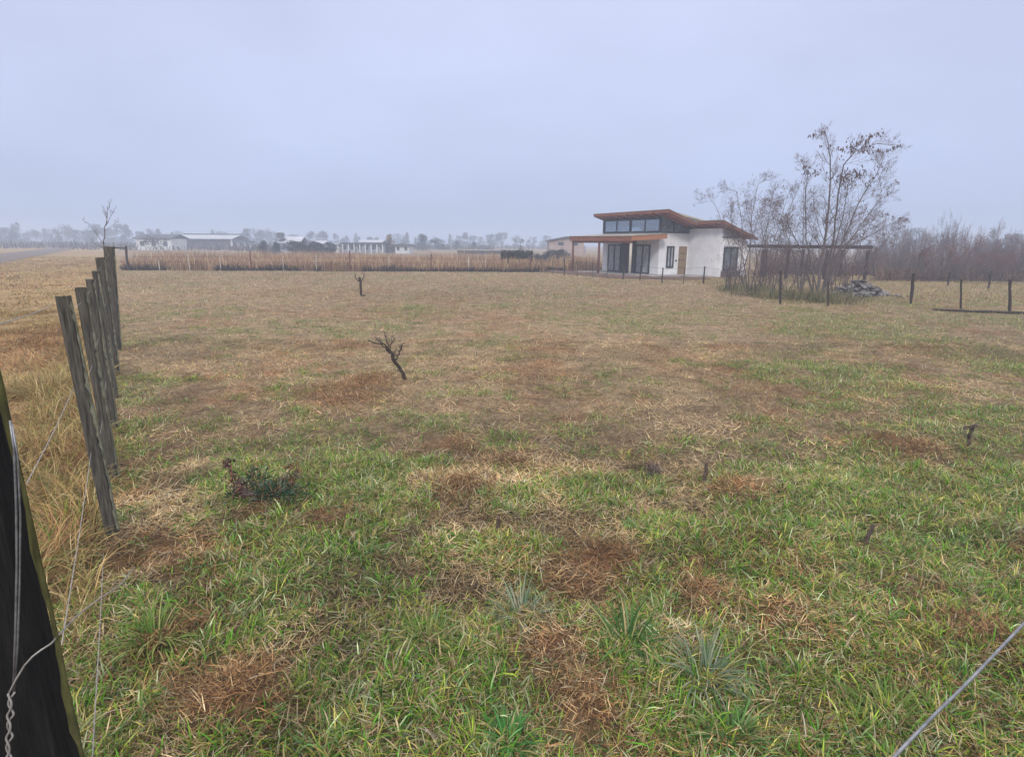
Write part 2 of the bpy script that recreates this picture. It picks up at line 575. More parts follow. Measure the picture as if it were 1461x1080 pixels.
def make_grass():
    np_mesh('matted_straw', *join([mound_litter(), thatch(170000, 1.2, 5.5, (.03, .125), (.002, .006), 2),
                                   thatch(170000, 5.0, 13, (.05, .15), (.004, .010), 1),
                                   thatch(170000, 12, 46, (.05, .14), (.010, .022), 1, .62)]), M['straw'])
    tag(bpy.data.objects['matted_straw'], 'matted brown and straw dead grass lying over the whole field', 'dead grass', kind='stuff')
    np_mesh('green_grass', *join([tufts(15500, 1.2, 5.5, 14, (.035, .118), (.0038, .0092), .042, 3),
                                  tufts(15000, 5.0, 11, 11, (.04, .11), (.005, .010), .07, 2, .15, dull=.14),
                                  tufts(26000, 10, 24, 9, (.05, .11), (.010, .019), .11, 1, .27, dull=.36),
                                  tufts(20000, 23, 45, 7, (.06, .12), (.018, .034), .15, 1, .22, dull=.58)]), M['blade'])
    tag(bpy.data.objects['green_grass'], 'green tufted grass growing in patches through the dead grass', 'grass', kind='stuff')
    # little upright dry stems all over, thin
    n = 26000
    x, y = wedge(n, 2, 44, p=.7)
    ok = (x > fence_x(y)) & (y < far_edge(x) - .1) & ~in_house(x, y)
    x, y = x[ok], y[ok]
    n = len(x)
    v = blades(np.stack([x, y, hgt(x, y) - .01], 1), rng.uniform(.05, .15, n), .003 + .0006 * y, rng.uniform(0, 6.283, n),
               rng.uniform(.1, .9, n), rng.uniform(0, .9, n), pick(PS, n) * 1.1, 2)
    np_mesh('dry_stems', *v, M['straw'])
    tag(bpy.data.objects['dry_stems'], 'thin dry stems standing among the mown field grass', 'dry stems', kind='stuff')
    # roadside: tall straw yellow grass on the far side of the fence
    YP = [(.46, .32, .13), (.40, .26, .11), (.36, .26, .10), (.54, .42, .22), (.32, .18, .085), (.20, .22, .07)]
    parts = []
    for n, y0, y1, Lr, Wr, pw in ((52000, 1.3, 6, (.14, .38), (.003, .007), .5), (95000, 6, 18, (.12, .32), (.006, .012), .5),
                                  (90000, 18, 75, (.10, .26), (.015, .035), .62)):
        y = (rng.random(n) * (y1 ** (1 / pw) - y0 ** (1 / pw)) + y0 ** (1 / pw)) ** pw
        x = fence_x(y) - .15 - .5 * sstep(4.6, 2.2, y) - rng.random(n) ** 1.2 * (1.0 + .35 * y + .0 * y)
        cl = fbm(x * 1.3, y * 1.3 + 70, 2)
        ok = rng.random(n) < sstep(.25, .6, cl) * .9 + .12
        x, y, cl = x[ok], y[ok], cl[ok]
        k = len(x)
        rd = road_dist(x, y)
        ok = np.abs(rd) > 2.6
        x, y, cl = x[ok], y[ok], cl[ok]
        k = len(x)
        red = fbm(x * .3 + 5, y * .18, 2)
        c = pick(YP, k, [.27, .22, .16, .16, .09, .10])
        rsel = rng.random(k) < sstep(.5, .7, red) * .7
        c[rsel] = pick(PR, int(rsel.sum())) * 1.2
        nearf = sstep(1.2, 0, np.abs(x - fence_x(y)))
        gsel = rng.random(k) < nearf * sstep(7, 2, y) * .4
        c[gsel] = pick(PG, int(gsel.sum()), PGW)
        az = 6.283 * fbm(x * .9 + 7, y * .9, 2) * 1.6 + rng.normal(0, .7, k)
        parts.append(blades(np.stack([x, y, hgt(x, y) - .01], 1), rng.uniform(*Lr, k) * (.6 + .8 * cl) * (.55 + .45 * np.maximum(nearf, sstep(6, 2, y))), rng.uniform(*Wr, k), az, rng.uniform(.1, .9, k), rng.uniform(.5, 1.9, k), c, 3))
    n = 11000
    y = rng.random(n) ** .8 * 12 + 2.6
    x = fence_x(y) - .12 - rng.random(n) ** 1.5 * .9
    cl = fbm(x * 2.2, y * 1.6 + 33, 2)
    ok = cl > .42
    x, y, cl = x[ok], y[ok], cl[ok]
    n = len(x)
    c = pick(YP[:4] + [(.24, .27, .08)], n) * rng.choice([.5, 1.0, 1.25], (n, 1))
    parts.append(blades(np.stack([x, y, hgt(x, y) - .01], 1), rng.uniform(.15, .4, n) * (.35 + cl), rng.uniform(.004, .008, n), rng.uniform(0, 6.283, n), rng.uniform(0, .6, n), rng.uniform(.4, 1.7, n), c, 4))
    np_mesh('roadside_grass', *join(parts), M['straw'])
    tag(bpy.data.objects['roadside_grass'], 'long yellow straw grass between the near fence and the gravel road', 'grass', kind='stuff')
    # tall brown weeds beyond the far edge of the field
    n = 60000
    x = rng.uniform(-33, 8, n)
    y = far_edge(x) + .3 + rng.random(n) ** 1.6 * 30
    ok = (x > fence_x(y) + .4) & ~in_house(x, y)
    x, y = x[ok], y[ok]
    n = len(x)
    cl = fbm(x * .35, y * .35 + 4, 3)
    hh = (.1 + 2.0 * cl) * rng.uniform(.4, 1.1, n) * (.8 + .5 * (fbm(x * 1.5, y * .8, 2) - .5))
    c = pick([(.34, .20, .11), (.42, .29, .16), (.28, .15, .085), (.20, .12, .085), (.50, .39, .24)], n) * (.75 + .6 * fbm(x * .5 + 9, y * .3, 2))[:, None]
    v1 = blades(np.stack([x, y, 0 * x], 1), hh, rng.uniform(.02, .045, n), rng.uniform(0, 6.283, n), rng.uniform(0, .25, n), rng.uniform(0, .9, n), c, 3)
    np_mesh('tall_dry_weeds', *v1, M['straw'])
    tag(bpy.data.objects['tall_dry_weeds'], 'band of tall reddish brown dry weeds behind the far wire fence', 'weeds', kind='stuff')
    n = 16000
    x = rng.uniform(-33, 4, n)
    keep = fbm(x * .4, x * 0 + 3, 2) > .36
    x = x[keep]
    n = len(x)
    y = far_edge(x) + .05 + rng.random(n) * 1.5
    ok = x > fence_x(y) + .3
    x, y = x[ok], y[ok]
    n = len(x)
    c = pick([(.060, .038, .032), (.085, .055, .04), (.11, .085, .05), (.05, .04, .03)], n)  # dark brown tones for the short band at the foot of the weeds
    v2 = blades(np.stack([x, y, 0 * x], 1), rng.uniform(.15, .55, n) * (.5 + fbm(x * .7, x * 0 + 9, 2)), rng.uniform(.03, .06, n), rng.uniform(0, 6.283, n),
                rng.uniform(.0, .8, n), rng.uniform(0, 1, n), c, 2)
    np_mesh('dark_low_stems', *v2, M['straw'])
    tag(bpy.data.objects['dark_low_stems'], 'short dark brown stems along the foot of the tall brown weeds', 'undergrowth', kind='stuff')
    # rough grass around the house trees and beyond the right hand fence
    n = 70000
    x = rng.uniform(10, 48, n)
    y = rng.uniform(22, 46, n)
    ok = (x < 1.0 * y) & ~in_house(x, y)
    x, y = x[ok], y[ok]
    n = len(x)
    c = pick([(.40, .30, .15), (.34, .25, .12), (.28, .22, .10), (.20, .20, .08)], n)
    cl = fbm(x * .6, y * .6, 2)
    v3 = blades(np.stack([x, y, hgt(x, y)], 1), rng.uniform(.05, .22, n) * (.3 + cl), rng.uniform(.012, .024, n), rng.uniform(0, 6.283, n), rng.uniform(.2, 1.3, n), rng.uniform(.2, 1.2, n), c, 2)
    np_mesh('pale_rough_grass', *v3, M['straw'])
    tag(bpy.data.objects['pale_rough_grass'], 'pale rough grass around the bare trees and beside the stone heap', 'grass', kind='stuff')


# ------------------------------------------------------------------ ground, road
RA = gp(0, 368)
RD = (gp(120, 350) - RA).normalized()
RN = Vector((-RD.y, RD.x, 0))              # points away from the fence


def road_dist(x, y):
    return (x - RA.x) * RN.x + (y - RA.y) * RN.y


def axis(dense0, dense1, step, lo, hi, grow):
    a = list(np.arange(dense0, dense1 + 1e-6, step))
    s = step
    while a[-1] < hi:
        s *= grow
        a.append(a[-1] + s)
    a[-1] = hi
    s = step
    pre = []
    p = dense0
    while p > lo:
        s *= grow
        p -= s
        pre.append(p)
    pre[-1] = lo
    return np.array(pre[::-1] + a)


def make_ground():
    xs = axis(-7.0, 9.0, .06, -700, 700, 1.045)
    ys = axis(.6, 11.0, .06, -60, 700, 1.04)
    X, Y = np.meshgrid(xs, ys)
    Z = hgt(X, Y)
    nx, ny = len(xs), len(ys)
    v = np.stack([X, Y, Z], 2).reshape(-1, 3)
    i = np.arange(nx - 1)
    j = np.arange(ny - 1)
    J, I = np.meshgrid(j, i, indexing='ij')
    q = np.stack([J * nx + I, J * nx + I + 1, (J + 1) * nx + I + 1, (J + 1) * nx + I], 2).reshape(-1, 4)
    x, y = v[:, 0], v[:, 1]
    g, r = fields(x, y)
    soil = np.array([.085, .056, .036])  # darkened close to the camera: shade of the gaps between blades put into colour
    straw = np.array([.27, .195, .12])
    rust = np.array([.24, .125, .065])
    grn = np.array([.15, .15, .06])
    far = sstep(3.2, 9, y)[:, None]
    base = soil * (1 - far) + straw * far
    c = base * (1 - r[:, None] * .65) + rust * r[:, None] * .65
    c = c * (1 - g[:, None] * .45) + grn * g[:, None] * .45
    left = sstep(.2, -.6, x - fence_x(y))[:, None]
    yel = np.array([.32, .215, .10])
    c = c * (1 - left * .8) + yel * left * .8
    pl = (fbm(x * .08, y * .08, 3)[:, None] - .5)
    c = c * (1 + .5 * pl)
    np_mesh('ground', v, q, c, M['ground'])
    tag(bpy.data.objects['ground'], 'flat field of brown and green winter grass', 'ground', kind='structure')
    # gravel road, 4 mm above the ground and slightly crowned
    mb = MB()
    rows = [(-2.6, .012), (-1.6, .05), (0, .08), (1.6, .05), (2.6, .012)]
    L = [-60 + k * 4.0 for k in range(135)]
    for t in L:
        for d, z in rows:
            w = .5 * (fbm(np.array([t * .12]), np.array([d]), 2)[0] - .5) if abs(d) > 2 else 0
            p = RA + RN * (d + w) + RD * t
            mb.v.append((p.x, p.y, z + .03))
    for a in range(len(L) - 1):
        for b in range(4):
            k = a * 5 + b
            mb.f.append((k, k + 1, k + 6, k + 5))
    tag(mb.build('road', M['gravel'], smooth=True), 'grey gravel road running off beside the yellow verge', 'road', kind='structure')


# ------------------------------------------------------------------ fence posts
def make_post(name, base, h, w, d, rz, lean, material, taper=.94, rough=.008, slant=.0, n=14):
    """weathered split post with uneven faces and a cut top; returns the object at its foot"""
    mb = MB()
    prof = []
    for i in range(16):
        a = 2 * math.pi * i / 16 + math.pi / 16
        k = (abs(math.cos(a)) ** 6 + abs(math.sin(a)) ** 6) ** (-1 / 6)
        prof.append((math.cos(a) * k * w / 2, math.sin(a) * k * d / 2))
    ph = random.uniform(0, 9)
    for j in range(n + 1):
        t = j / n
        z = -.05 + (h + .05) * t
        s = 1 + (taper - 1) * t
        for i, (x, y) in enumerate(prof):
            r = 1 + rough / (w) * (math.sin(i * 2.3 + ph) * .9 + math.sin(z * 1.7 + i + ph) * .4 + random.uniform(-.35, .35))
            zz = z + (slant * x / w if j == n else 0) + (random.uniform(-.006, .006) if j == n else 0)
            mb.v.append((x * s * r + lean[0] * z, y * s * r + lean[1] * z, zz))
    for j in range(n):
        for i in range(16):
            mb.f.append((j * 16 + i, j * 16 + (i + 1) % 16, (j + 1) * 16 + (i + 1) % 16, (j + 1) * 16 + i))
    mb.f.append(tuple(n * 16 + i for i in range(16)))
    o = mb.build(name, material)
    o.location = base
    o.rotation_euler = (0, 0, rz)
    return o


POST_INFO = []


def left_fence():
    rz = math.atan2(FDIR.y, FDIR.x)
    grp = 'weathered posts along the near fence'
    specs = [((90, 423), 767, .086, .080, 'tall weathered grey fence post with pale lichen edge, nearest upright one'),
             ((115, 411), 683, .083, .078, 'second grey lichen-edged fence post standing just behind the nearest upright one'),
             ((128, 399), 613, .080, .075, 'third slim grey fence post in the receding row by the yellow verge'),
             ((136, 387), 571, .078, .072, 'fourth grey fence post of the row with pale cut top'),
             ((143, 368), 536, .125, .11, 'fifth dark wide fence post of the row, just before the thick one'),
             ((155.5, 352), 500, .185, .17, 'thick tall brown corner post where the receding row ends')]
    res = []
    for (tx, ty), by, w, d, lab in specs:
        b = gp(163, by)
        t = FA.lerp(FA + FDIR, 0)
        k = (b.y - FA.y) / FDIR.y
        b = Vector((FA.x + FDIR.x * k, b.y, 0))
        b.z = hz(b.x, b.y) - .0
        top = at(tx, ty, b.y)
        h = top.z - b.z
        lx, ly = (top.x - b.x) / h, 0.0
        c, s = math.cos(-rz), math.sin(-rz)
        o = make_post('fence_post', b, h, d, w, rz, (lx * c, lx * s), M['post'], slant=random.uniform(-.02, .02))
        tag(o, lab, 'fence post', grp)
        # pale lichen running down the arris that faces the field
        mb = MB()
        nz_ = 46
        for j in range(nz_ + 1):
            z = .04 + (h - .07) * j / nz_
            tz = 1 - .06 * z / h
            wd = max(.0015, (.006 + .006 * math.sin(j * .23 + tx) + random.uniform(-.005, .006)) * (0.2 if random.random() < .18 else 1))
            cx, cy = -d / 2 * .93 * tz, -w / 2 * .93 * tz
            for qx, qy in ((cx + wd, cy - .007), (cx - .001, cy - .009), (cx - .007, cy + .002), (cx - .008, cy + wd * 1.2)):
                mb.v.append((qx + lx * c * z + random.uniform(-.002, .002), qy + lx * s * z + random.uniform(-.002, .002), z))
        for j in range(nz_):
            for i in range(3):
                mb.f.append((j * 4 + i, j * 4 + i + 1, (j + 1) * 4 + i + 1, (j + 1) * 4 + i))
        mb.build('lichen_edge', M['lichen'], o, True)
        res.append((o, b, h, w, d, (lx, 0)))
    # two further posts past the thick one
    for k, lab in ((14.6, 'slim post half hidden past the thick corner post'),):
        pass
    # mossy strainer post by the camera
    Y0 = 1.12
    top = at(0, 543, Y0)
    bot = at(118, 1080, Y0)
    b = Vector((bot.x, Y0, 0))
    z1, z0 = top.z, bot.z
    lx = (top.x - bot.x) / (z1 - z0)
    base = Vector((bot.x - lx * bot.z, Y0, 0.0))
    hh = 1.98
    w = .24
    # the right face of the post passes through this edge: the post stands left of it
    rz2 = math.radians(46)
    ax, ay = Vector((math.cos(rz2), math.sin(rz2), 0)), Vector((-math.sin(rz2), math.cos(rz2), 0))
    ctr = base - ax * (w / 2) + ay * (w / 2)
    ctr.z = hz(base.x, base.y)
    c, s = math.cos(-rz2), math.sin(-rz2)
    o = make_post('fence_post', ctr, hh, w, w, rz2, (lx * c, lx * s), M['post_dark'], taper=1.0, rough=.005, n=20)
    tag(o, 'massive near-black strainer post with mossy edge, closest to the viewer', 'fence post', grp)
    mb = MB()
    n = 40
    for j in range(n + 1):
        z = .02 + (hh - .03) * j / n
        wd = (.010 + .004 * math.sin(j * .9) + random.uniform(-.004, .004)) * random.choice([.35, .8, 1, 1.15])
        for q in ((w / 2 - .004, -w / 2 + wd), (w / 2 + .004, -w / 2 + wd * .4), (w / 2 + .004, -w / 2 - .004), (w / 2 - wd * .35, -w / 2 - .004), (w / 2 - wd * .8, -w / 2 + .006)):
            mb.v.append((q[0] + lx * c * z + random.uniform(-.0012, .0012), q[1] + lx * s * z + random.uniform(-.0012, .0012), z))
    for j in range(n):
        for i in range(4):
            mb.f.append((j * 5 + i, j * 5 + i + 1, (j + 1) * 5 + i + 1, (j + 1) * 5 + i))
    mb.build('moss_edge', M['moss'], o, True)
    # wires tied down the face of the strainer
    P = lambda px, py, dy=0: at(px, py, Y0 - .13 + dy)

    def face(px, py):
        """point on the camera side of the strainer seen at this pixel, 6 mm proud"""
        n_ = -ay
        p0 = ctr + n_ * (w / 2 + .012) + Vector((lx * 1.0, 0, 0))
        d_ = ray(px, py)
        org = Vector((0, 0, H))
        # the face leans with the post, close enough to its mean plane
        t_ = (p0 - org).dot(n_) / d_.dot(n_)
        return org + d_ * t_
    mb = MB()
    mb.tube([face(x, y) for x, y in ((14, 600), (20, 640), (23, 720), (24, 800), (22, 900), (19, 985))], .0022, 6)
    mb.tube([face(x, y) for x, y in ((17, 605), (25, 650), (29, 740), (28, 830), (25, 920), (20, 990))], .0018, 6)
    tag(mb.build('tie_wire', M['wire'], smooth=True), 'shiny double wire pulled down the face of the dark strainer post', 'wire')
    mb = MB()
    tw = []
    for j in range(41):
        t = j / 40
        p = face(19 - 5 * t, 985 + 110 * t)
        tw.append(p + Vector((math.cos(t * 22) * .006, -.004, math.sin(t * 22) * .002)))
    mb.tube(tw, .0022, 5)
    tw = [p + Vector((math.cos(j / 40 * 22 + 3.14) * .010, -.004, 0)) for j, p in enumerate(tw)]
    mb.tube(tw, .0022, 5)
    end = at(192, 811, 2.3)
    cur = [face(11, 992), face(22, 968), face(34, 946), face(45, 932), face(56, 922), face(70, 912)]
    cur = [p - ay * .004 * k for k, p in enumerate(cur)]
    e0 = cur[-1]
    for t in (.06, .2, .4, .7, 1):
        cur.append(e0.lerp(end, t) + Vector((0, 0, .012 * math.sin(t * 7))))
    mb.tube(cur, .0020, 5)
    tag(mb.build('loose_wire', M['wire_dull'], smooth=True), 'twisted rusty wire tail curling off the dark strainer post', 'wire')
    # strands from the strainer to the nearest upright post
    p1, b1, h1, w1, d1, l1 = res[0]

    def on_post(px, py):
        q = at(px, py, b1.y - .075)
        return q
    strands = [((76, 434), [(-60, 478)], 'slack top strand leaving the cut top of the nearest upright post', 1.25),
               ((105, 553), [(70, 622), (38, 690)], 'straight wire strand slanting from the middle of the nearest upright post', None),
               ((130, 645), [(110, 770), (88, 919)], 'straight wire strand rising steeply along the strainer edge', None),
               ((148, 779), [(140, 930), (131, 1095)], 'lowest wire strand stretched close above the green grass', None)]
    for (sx, sy), pts, lab, yy in strands:
        mb = MB()
        a = on_post(sx, sy)
        # same straight line carried on to the strainer
        ex, ey = pts[-1]
        e = at(ex, ey, {0: 1.3, 1: 1.75, 2: 1.6, 3: 1.25}[strands.index(((sx, sy), pts, lab, yy))])
        line = [a.lerp(e, t) + Vector((0, 0, -.012 * math.sin(t * math.pi))) for t in np.linspace(0, 1, 9)]
        mb.tube(line, .0019, 5)
        tag(mb.build('fence_wire', M['wire_dull'], smooth=True), lab, 'wire', 'wire strands of the near fence')
    # strands further along the row
    for frac, lab in ((.93, 'upper wire strand threaded along the receding row of posts'), (.62, 'middle wire strand threaded along the receding row of posts'), (.33, 'lower wire strand threaded along the receding row of posts')):
        mb = MB()
        pts = []
        for (o_, b_, h_, w_, d_, l_) in res:
            nrm = Vector((FDIR.y, -FDIR.x, 0))
            z = h_ * frac
            pts.append(Vector((b_.x + l_[0] * z, b_.y, b_.z + z)) - nrm * .01)
        mb.tube(pts, .0018, 5)
        tag(mb.build('fence_wire', M['wire_dull'], smooth=True), lab, 'wire', 'wire strands of the near fence')
    # top strand of the fence the photographer leans over
    a, b = at(1275, 1080, .39), at(1461, 890, .55)
    d = (b - a)
    mb = MB()
    mb.tube([a - d * 4] + [a + d * (k * .25) + Vector((0, 0, .0012 * math.sin(k * 2.1))) for k in range(12)] + [b + d * 14], .0015, 8)
    tag(mb.build('fence_wire', M['wire'], smooth=True), 'single bright wire strand close to the viewer crossing the lower corner', 'wire')


def thin_post(base, h, r, material, lean=(0, 0), name='fence_post'):
    mb = MB()
    n = 5
    pts = [(lean[0] * h * t + random.uniform(-1, 1) * r * .25, lean[1] * h * t, h * t - .04) for t in np.linspace(0, 1, n)]
    mb.tube(pts, [r * random.uniform(.85, 1.1) for _ in range(n)], 7)
    o = mb.build(name, material)
    o.location = base
    return o


def strand(pts, r, lab, cat='wire', group=None, material=None):
    mb = MB()
    mb.tube(pts, r, 4)
    return tag(mb.build('fence_wire', material or M['iron'], smooth=True), lab, cat, group)


def far_fences():
    g = 'posts of the far wire fence'
    lst = [(228, 371, .035, 'post_pale', 'short pale stake at the foot of the weeds beside the gate post'),
           (271, 362, .03, 'post_pale', 'thin pale stake below the long white roofed shed'),
           (315, 364, .03, 'post_pale', 'thin pale stake below the white end wall of the long shed'),
           (359, 358, .045, 'post_wood', 'dark reddish stake in the weeds past the long shed'),
           (405, 365, .03, 'post_pale', 'thin pale stake in line with the water tank house'),
           (452, 363, .03, 'post_pale', 'thin pale stake in front of the small white roof'),
           (500, 357, .05, 'post_wood', 'dark tall post before the low grey building'),
           (556, 364, .03, 'post_pale', 'thin pale stake below the round tan tree'),
           (615, 362, .05, 'post_wood', 'dark post in the weeds halfway to the vine shelter'),
           (669, 366, .045, 'post_pale', 'pale bleached stake against short dark brown stems'),
           (693, 366, .03, 'post_pale', 'thin pale stake next to the vine shelter'),
           (757, 364, .05, 'post_wood', 'brown end post where the far fence turns to the house')]
    tops = []
    for px, py, r, m, lab in lst:
        b = gp(px, 386 + (px - 165) * .0035)
        t = at(px, py, b.y)
        o = thin_post(b, t.z, r, M[m], (random.uniform(-.03, .03), 0))
        tag(o, lab, 'fence post', g)
        tops.append(b)
    for z, nm in ((.95, 'top'), (.6, 'middle')):
        strand([Vector((FG0.x, FG0.y, z))] + [Vector((p.x, p.y - .04, z)) for p in tops], .006, nm + ' wire strand of the fence in front of the tall weeds', group='strands of the far wire fence')
    g = 'posts of the fence before the house'
    lst = [(772, 372, 389.5, 'thin post nearest the corner where the house fence starts'),
           (788, 372, 391, 'thin post between the fence corner and the porch'),
           (805, 369, 393, 'thin dark post just outside the porch end'),
           (823.5, 372, 394.5, 'thin post in front of the first brown porch post'),
           (845.5, 374, 396, 'thin post in front of the open porch floor'),
           (866, 376, 397, 'thin post before the first sliding door'),
           (889, 377, 399, 'thin post before the dark cladding panel'),
           (913, 378, 401, 'thin dark post before the second sliding door'),
           (944.5, 381, 404, 'dark post below the narrow side window'),
           (975, 381, 406, 'thin post beside the timber door'),
           (1003.5, 379, 405.5, 'dark post before the blank white wall'),
           (1035, 383, 413, 'thin post before the corner window under bare twigs')]
    tops = []
    for i, (px, ty, by, lab) in enumerate(lst):
        b = gp(px, by)
        t = at(px, ty, b.y)
        o = thin_post(b, t.z, .028 if 'dark' not in lab else .04, M['deadwood'] if 'dark' in lab else M['post'], (random.uniform(-.03, .03), 0))
        tag(o, lab, 'fence post', g)
        tops.append((b, t.z))
    for f, nm in ((.9, 'top'), (.5, 'lower')):
        strand([Vector((b.x, b.y - .05, h * f)) for b, h in tops], .005, nm + ' wire strand of the fence before the white house', group='strands of the house fence')
    g = 'posts of the fence past the stone heap'
    lst = [(1113, 385, 434, .045, 'stout weathered post among the bare trees'),
           (1181, 400, 438, .03, 'short post at the foot of the tallest bare tree'),
           (1300, 389, 433, .055, 'leaning dark post just past the stone heap'),
           (1371, 397, 440.5, .035, 'thin grey post behind the log lying on the grass'),
           (1441, 397, 446, .045, 'last brown post near the frame edge')]
    tops = []
    for px, ty, by, r, lab in lst:
        b = gp(px, by)
        b.z = hz(b.x, b.y)
        t = at(px + (4 if px == 1300 else 1), ty, b.y)
        o = thin_post(b, t.z - b.z, r, M['deadwood'], ((t.x - b.x) / t.z, 0))
        tag(o, lab, 'fence post', g)
        tops.append((b, t.z))
    strand([Vector((b.x, b.y - .05, h * .85)) for b, h in tops], .004, 'thin wire strand running from the bare trees past the stone heap')
    for px, ty, by, lab in ((1410, 385, 412, 'slim post far behind the log, out in the pale grass'), (1352, 388, 408, 'slim stake before the purple hedge in the pale grass')):
        b = gp(px, by)
        t = at(px, ty, b.y)
        tag(thin_post(b, t.z, .05, M['deadwood']), lab, 'fence post')
    # log on the ground
    a, b = gp(1330, 443), gp(1475, 448)
    mb = MB()
    mb.tube([a.lerp(b, t) + Vector((0, 0, .05 + random.uniform(-.01, .01) + hz(a.lerp(b, t).x, a.lerp(b, t).y))) for t in np.linspace(0, 1, 8)], [.03, .04, .035, .04, .042, .04, .045, .04], 8)
    tag(mb.build('fallen_pole', M['deadwood'], smooth=True), 'long dark pole lying flat on the grass by the last posts', 'pole')
    # gate frame past the thick corner post
    yb = gp(184, 386).y
    root = empty('field_gate', gp(184, 386))
    tag(root, 'simple dark gate frame, one upright and a rail, beyond the thick corner post', 'gate')
    mb = MB()
    z = at(184, 351, yb).z
    mb.tube([(0, 0, 0), (-.05, 0, z * .5), (.02, 0, z)], .075, 8)
    mb.build('upright', M['deadwood'], root)
    mb = MB()
    zr = at(184, 354, yb).z
    mb.tube([(-1.35, 0, zr + .02), (.05, 0, zr - .02)], .05, 6)
    mb.build('rail', M['deadwood'], root)
    mb = MB()
    mb.tube([(-1.3, 0, 0), (-1.3, 0, zr + .1)], .06, 6)
    mb.build('upright', M['deadwood'], root)


# ------------------------------------------------------------------ trees
class Tree:
    def __init__(self, seed):
        self.r = random.Random(seed)
        self.thick, self.fine, self.tips = MB(), MB(), []

    def grow(self, p, d, length, rad, level, maxlevel, up=.25, kids=(4, 7), ang=(25, 55), wob=.12, ratio=(.4, .7), thick_min=.012):
        r = self.r
        nseg = 5 if level == 0 else 4 if level == 1 else 3
        pts, rads = [p.copy()], [rad]
        dirs = [d.copy()]
        for i in range(nseg):
            d = (d + Vector((r.uniform(-wob, wob), r.uniform(-wob, wob), r.uniform(-wob, wob) + up * .25))).normalized()
            p = p + d * (length / nseg)
            pts.append(p.copy())
            dirs.append(d.copy())
            rads.append(max(rad * (1 - .75 * (i + 1) / nseg), .0022 if level else .004))
        (self.thick if rad > thick_min else self.fine).tube(pts, rads, 6 if rad > thick_min else 3, cap=False)
        if level >= maxlevel:
            self.tips.append((pts[-1], dirs[-1]))
            return
        for _ in range(r.randint(*kids)):
            t = r.uniform(.22, 1.0)
            k = min(int(t * nseg), nseg - 1)
            f = t * nseg - k
            q = pts[k].lerp(pts[k + 1], f)
            dd = dirs[k]
            ax = dd.orthogonal().normalized()
            ax.rotate(Matrix.Rotation(r.uniform(0, 6.283), 3, dd))
            nd = dd.copy()
            nd.rotate(Matrix.Rotation(math.radians(r.uniform(*ang)), 3, ax))
            nl = length * r.uniform(*ratio) * (1.15 - .6 * t)
            nr = max(rads[k] * .55, .0022)
            self.grow(q, nd, nl, nr, level + 1, maxlevel, up, kids, ang, wob * 1.15, ratio, thick_min)

    def path(self, pts, r0, r1, kids, maxlevel, klen, up=.25, ang=(25, 60), t0=.25, thin=.78):
        """hand placed stem with grown side branches"""
        r = self.r
        # smooth the path
        P = []
        for i in range(len(pts) - 1):
            a, b = pts[i], pts[i + 1]
            for k in range(4):
                P.append(a.lerp(b, k / 4) + Vector((r.uniform(-.02, .02), r.uniform(-.02, .02), 0)))
        P.append(pts[-1])
        n = len(P)
        r0 *= thin
        rad = [r0 + (r1 - r0) * (i / (n - 1)) ** .8 for i in range(n)]
        self.thick.tube(P, rad, 7, cap=False)
        for _ in range(int(kids * 1.25)):
            t = r.uniform(t0, .99)
            i = min(int(t * (n - 1)), n - 2)
            dd = (P[i + 1] - P[i]).normalized()
            ax = dd.orthogonal().normalized()
            ax.rotate(Matrix.Rotation(r.uniform(0, 6.283), 3, dd))
            nd = dd.copy()
            nd.rotate(Matrix.Rotation(math.radians(r.uniform(*ang)), 3, ax))
            self.grow(P[i], nd, klen * r.uniform(.5, 1.15) * (1.25 - .75 * t), max(rad[i] * .36, .004), 1, maxlevel, up, (3, 6), ang, .12, (.45, .8))
        self.tips.append((P[-1], (P[-1] - P[-2]).normalized()))


LEAFC = [(.10, .060, .055), (.14, .085, .075), (.075, .048, .045), (.16, .10, .075)]


def hang_leaves(mb, p, n, spread, size, r, pal=LEAFC, droop=1.0):
    for _ in range(n):
        q = p + Vector((r.gauss(0, spread), r.gauss(0, spread), r.gauss(0, spread * .6)))
        u = Vector((r.uniform(-.5, .5), r.uniform(-.5, .5), -r.uniform(.5, 1.2) * droop)).normalized() * size * r.uniform(.7, 1.4)
        w = Vector((r.uniform(-1, 1), r.uniform(-1, 1), r.uniform(-.3, .3))).normalized() * size * r.uniform(.14, .3)
        c = r.choice(pal)
        k = r.uniform(.7, 1.3)
        mb.leaf(q, u, w, (c[0] * k, c[1] * k, c[2] * k))


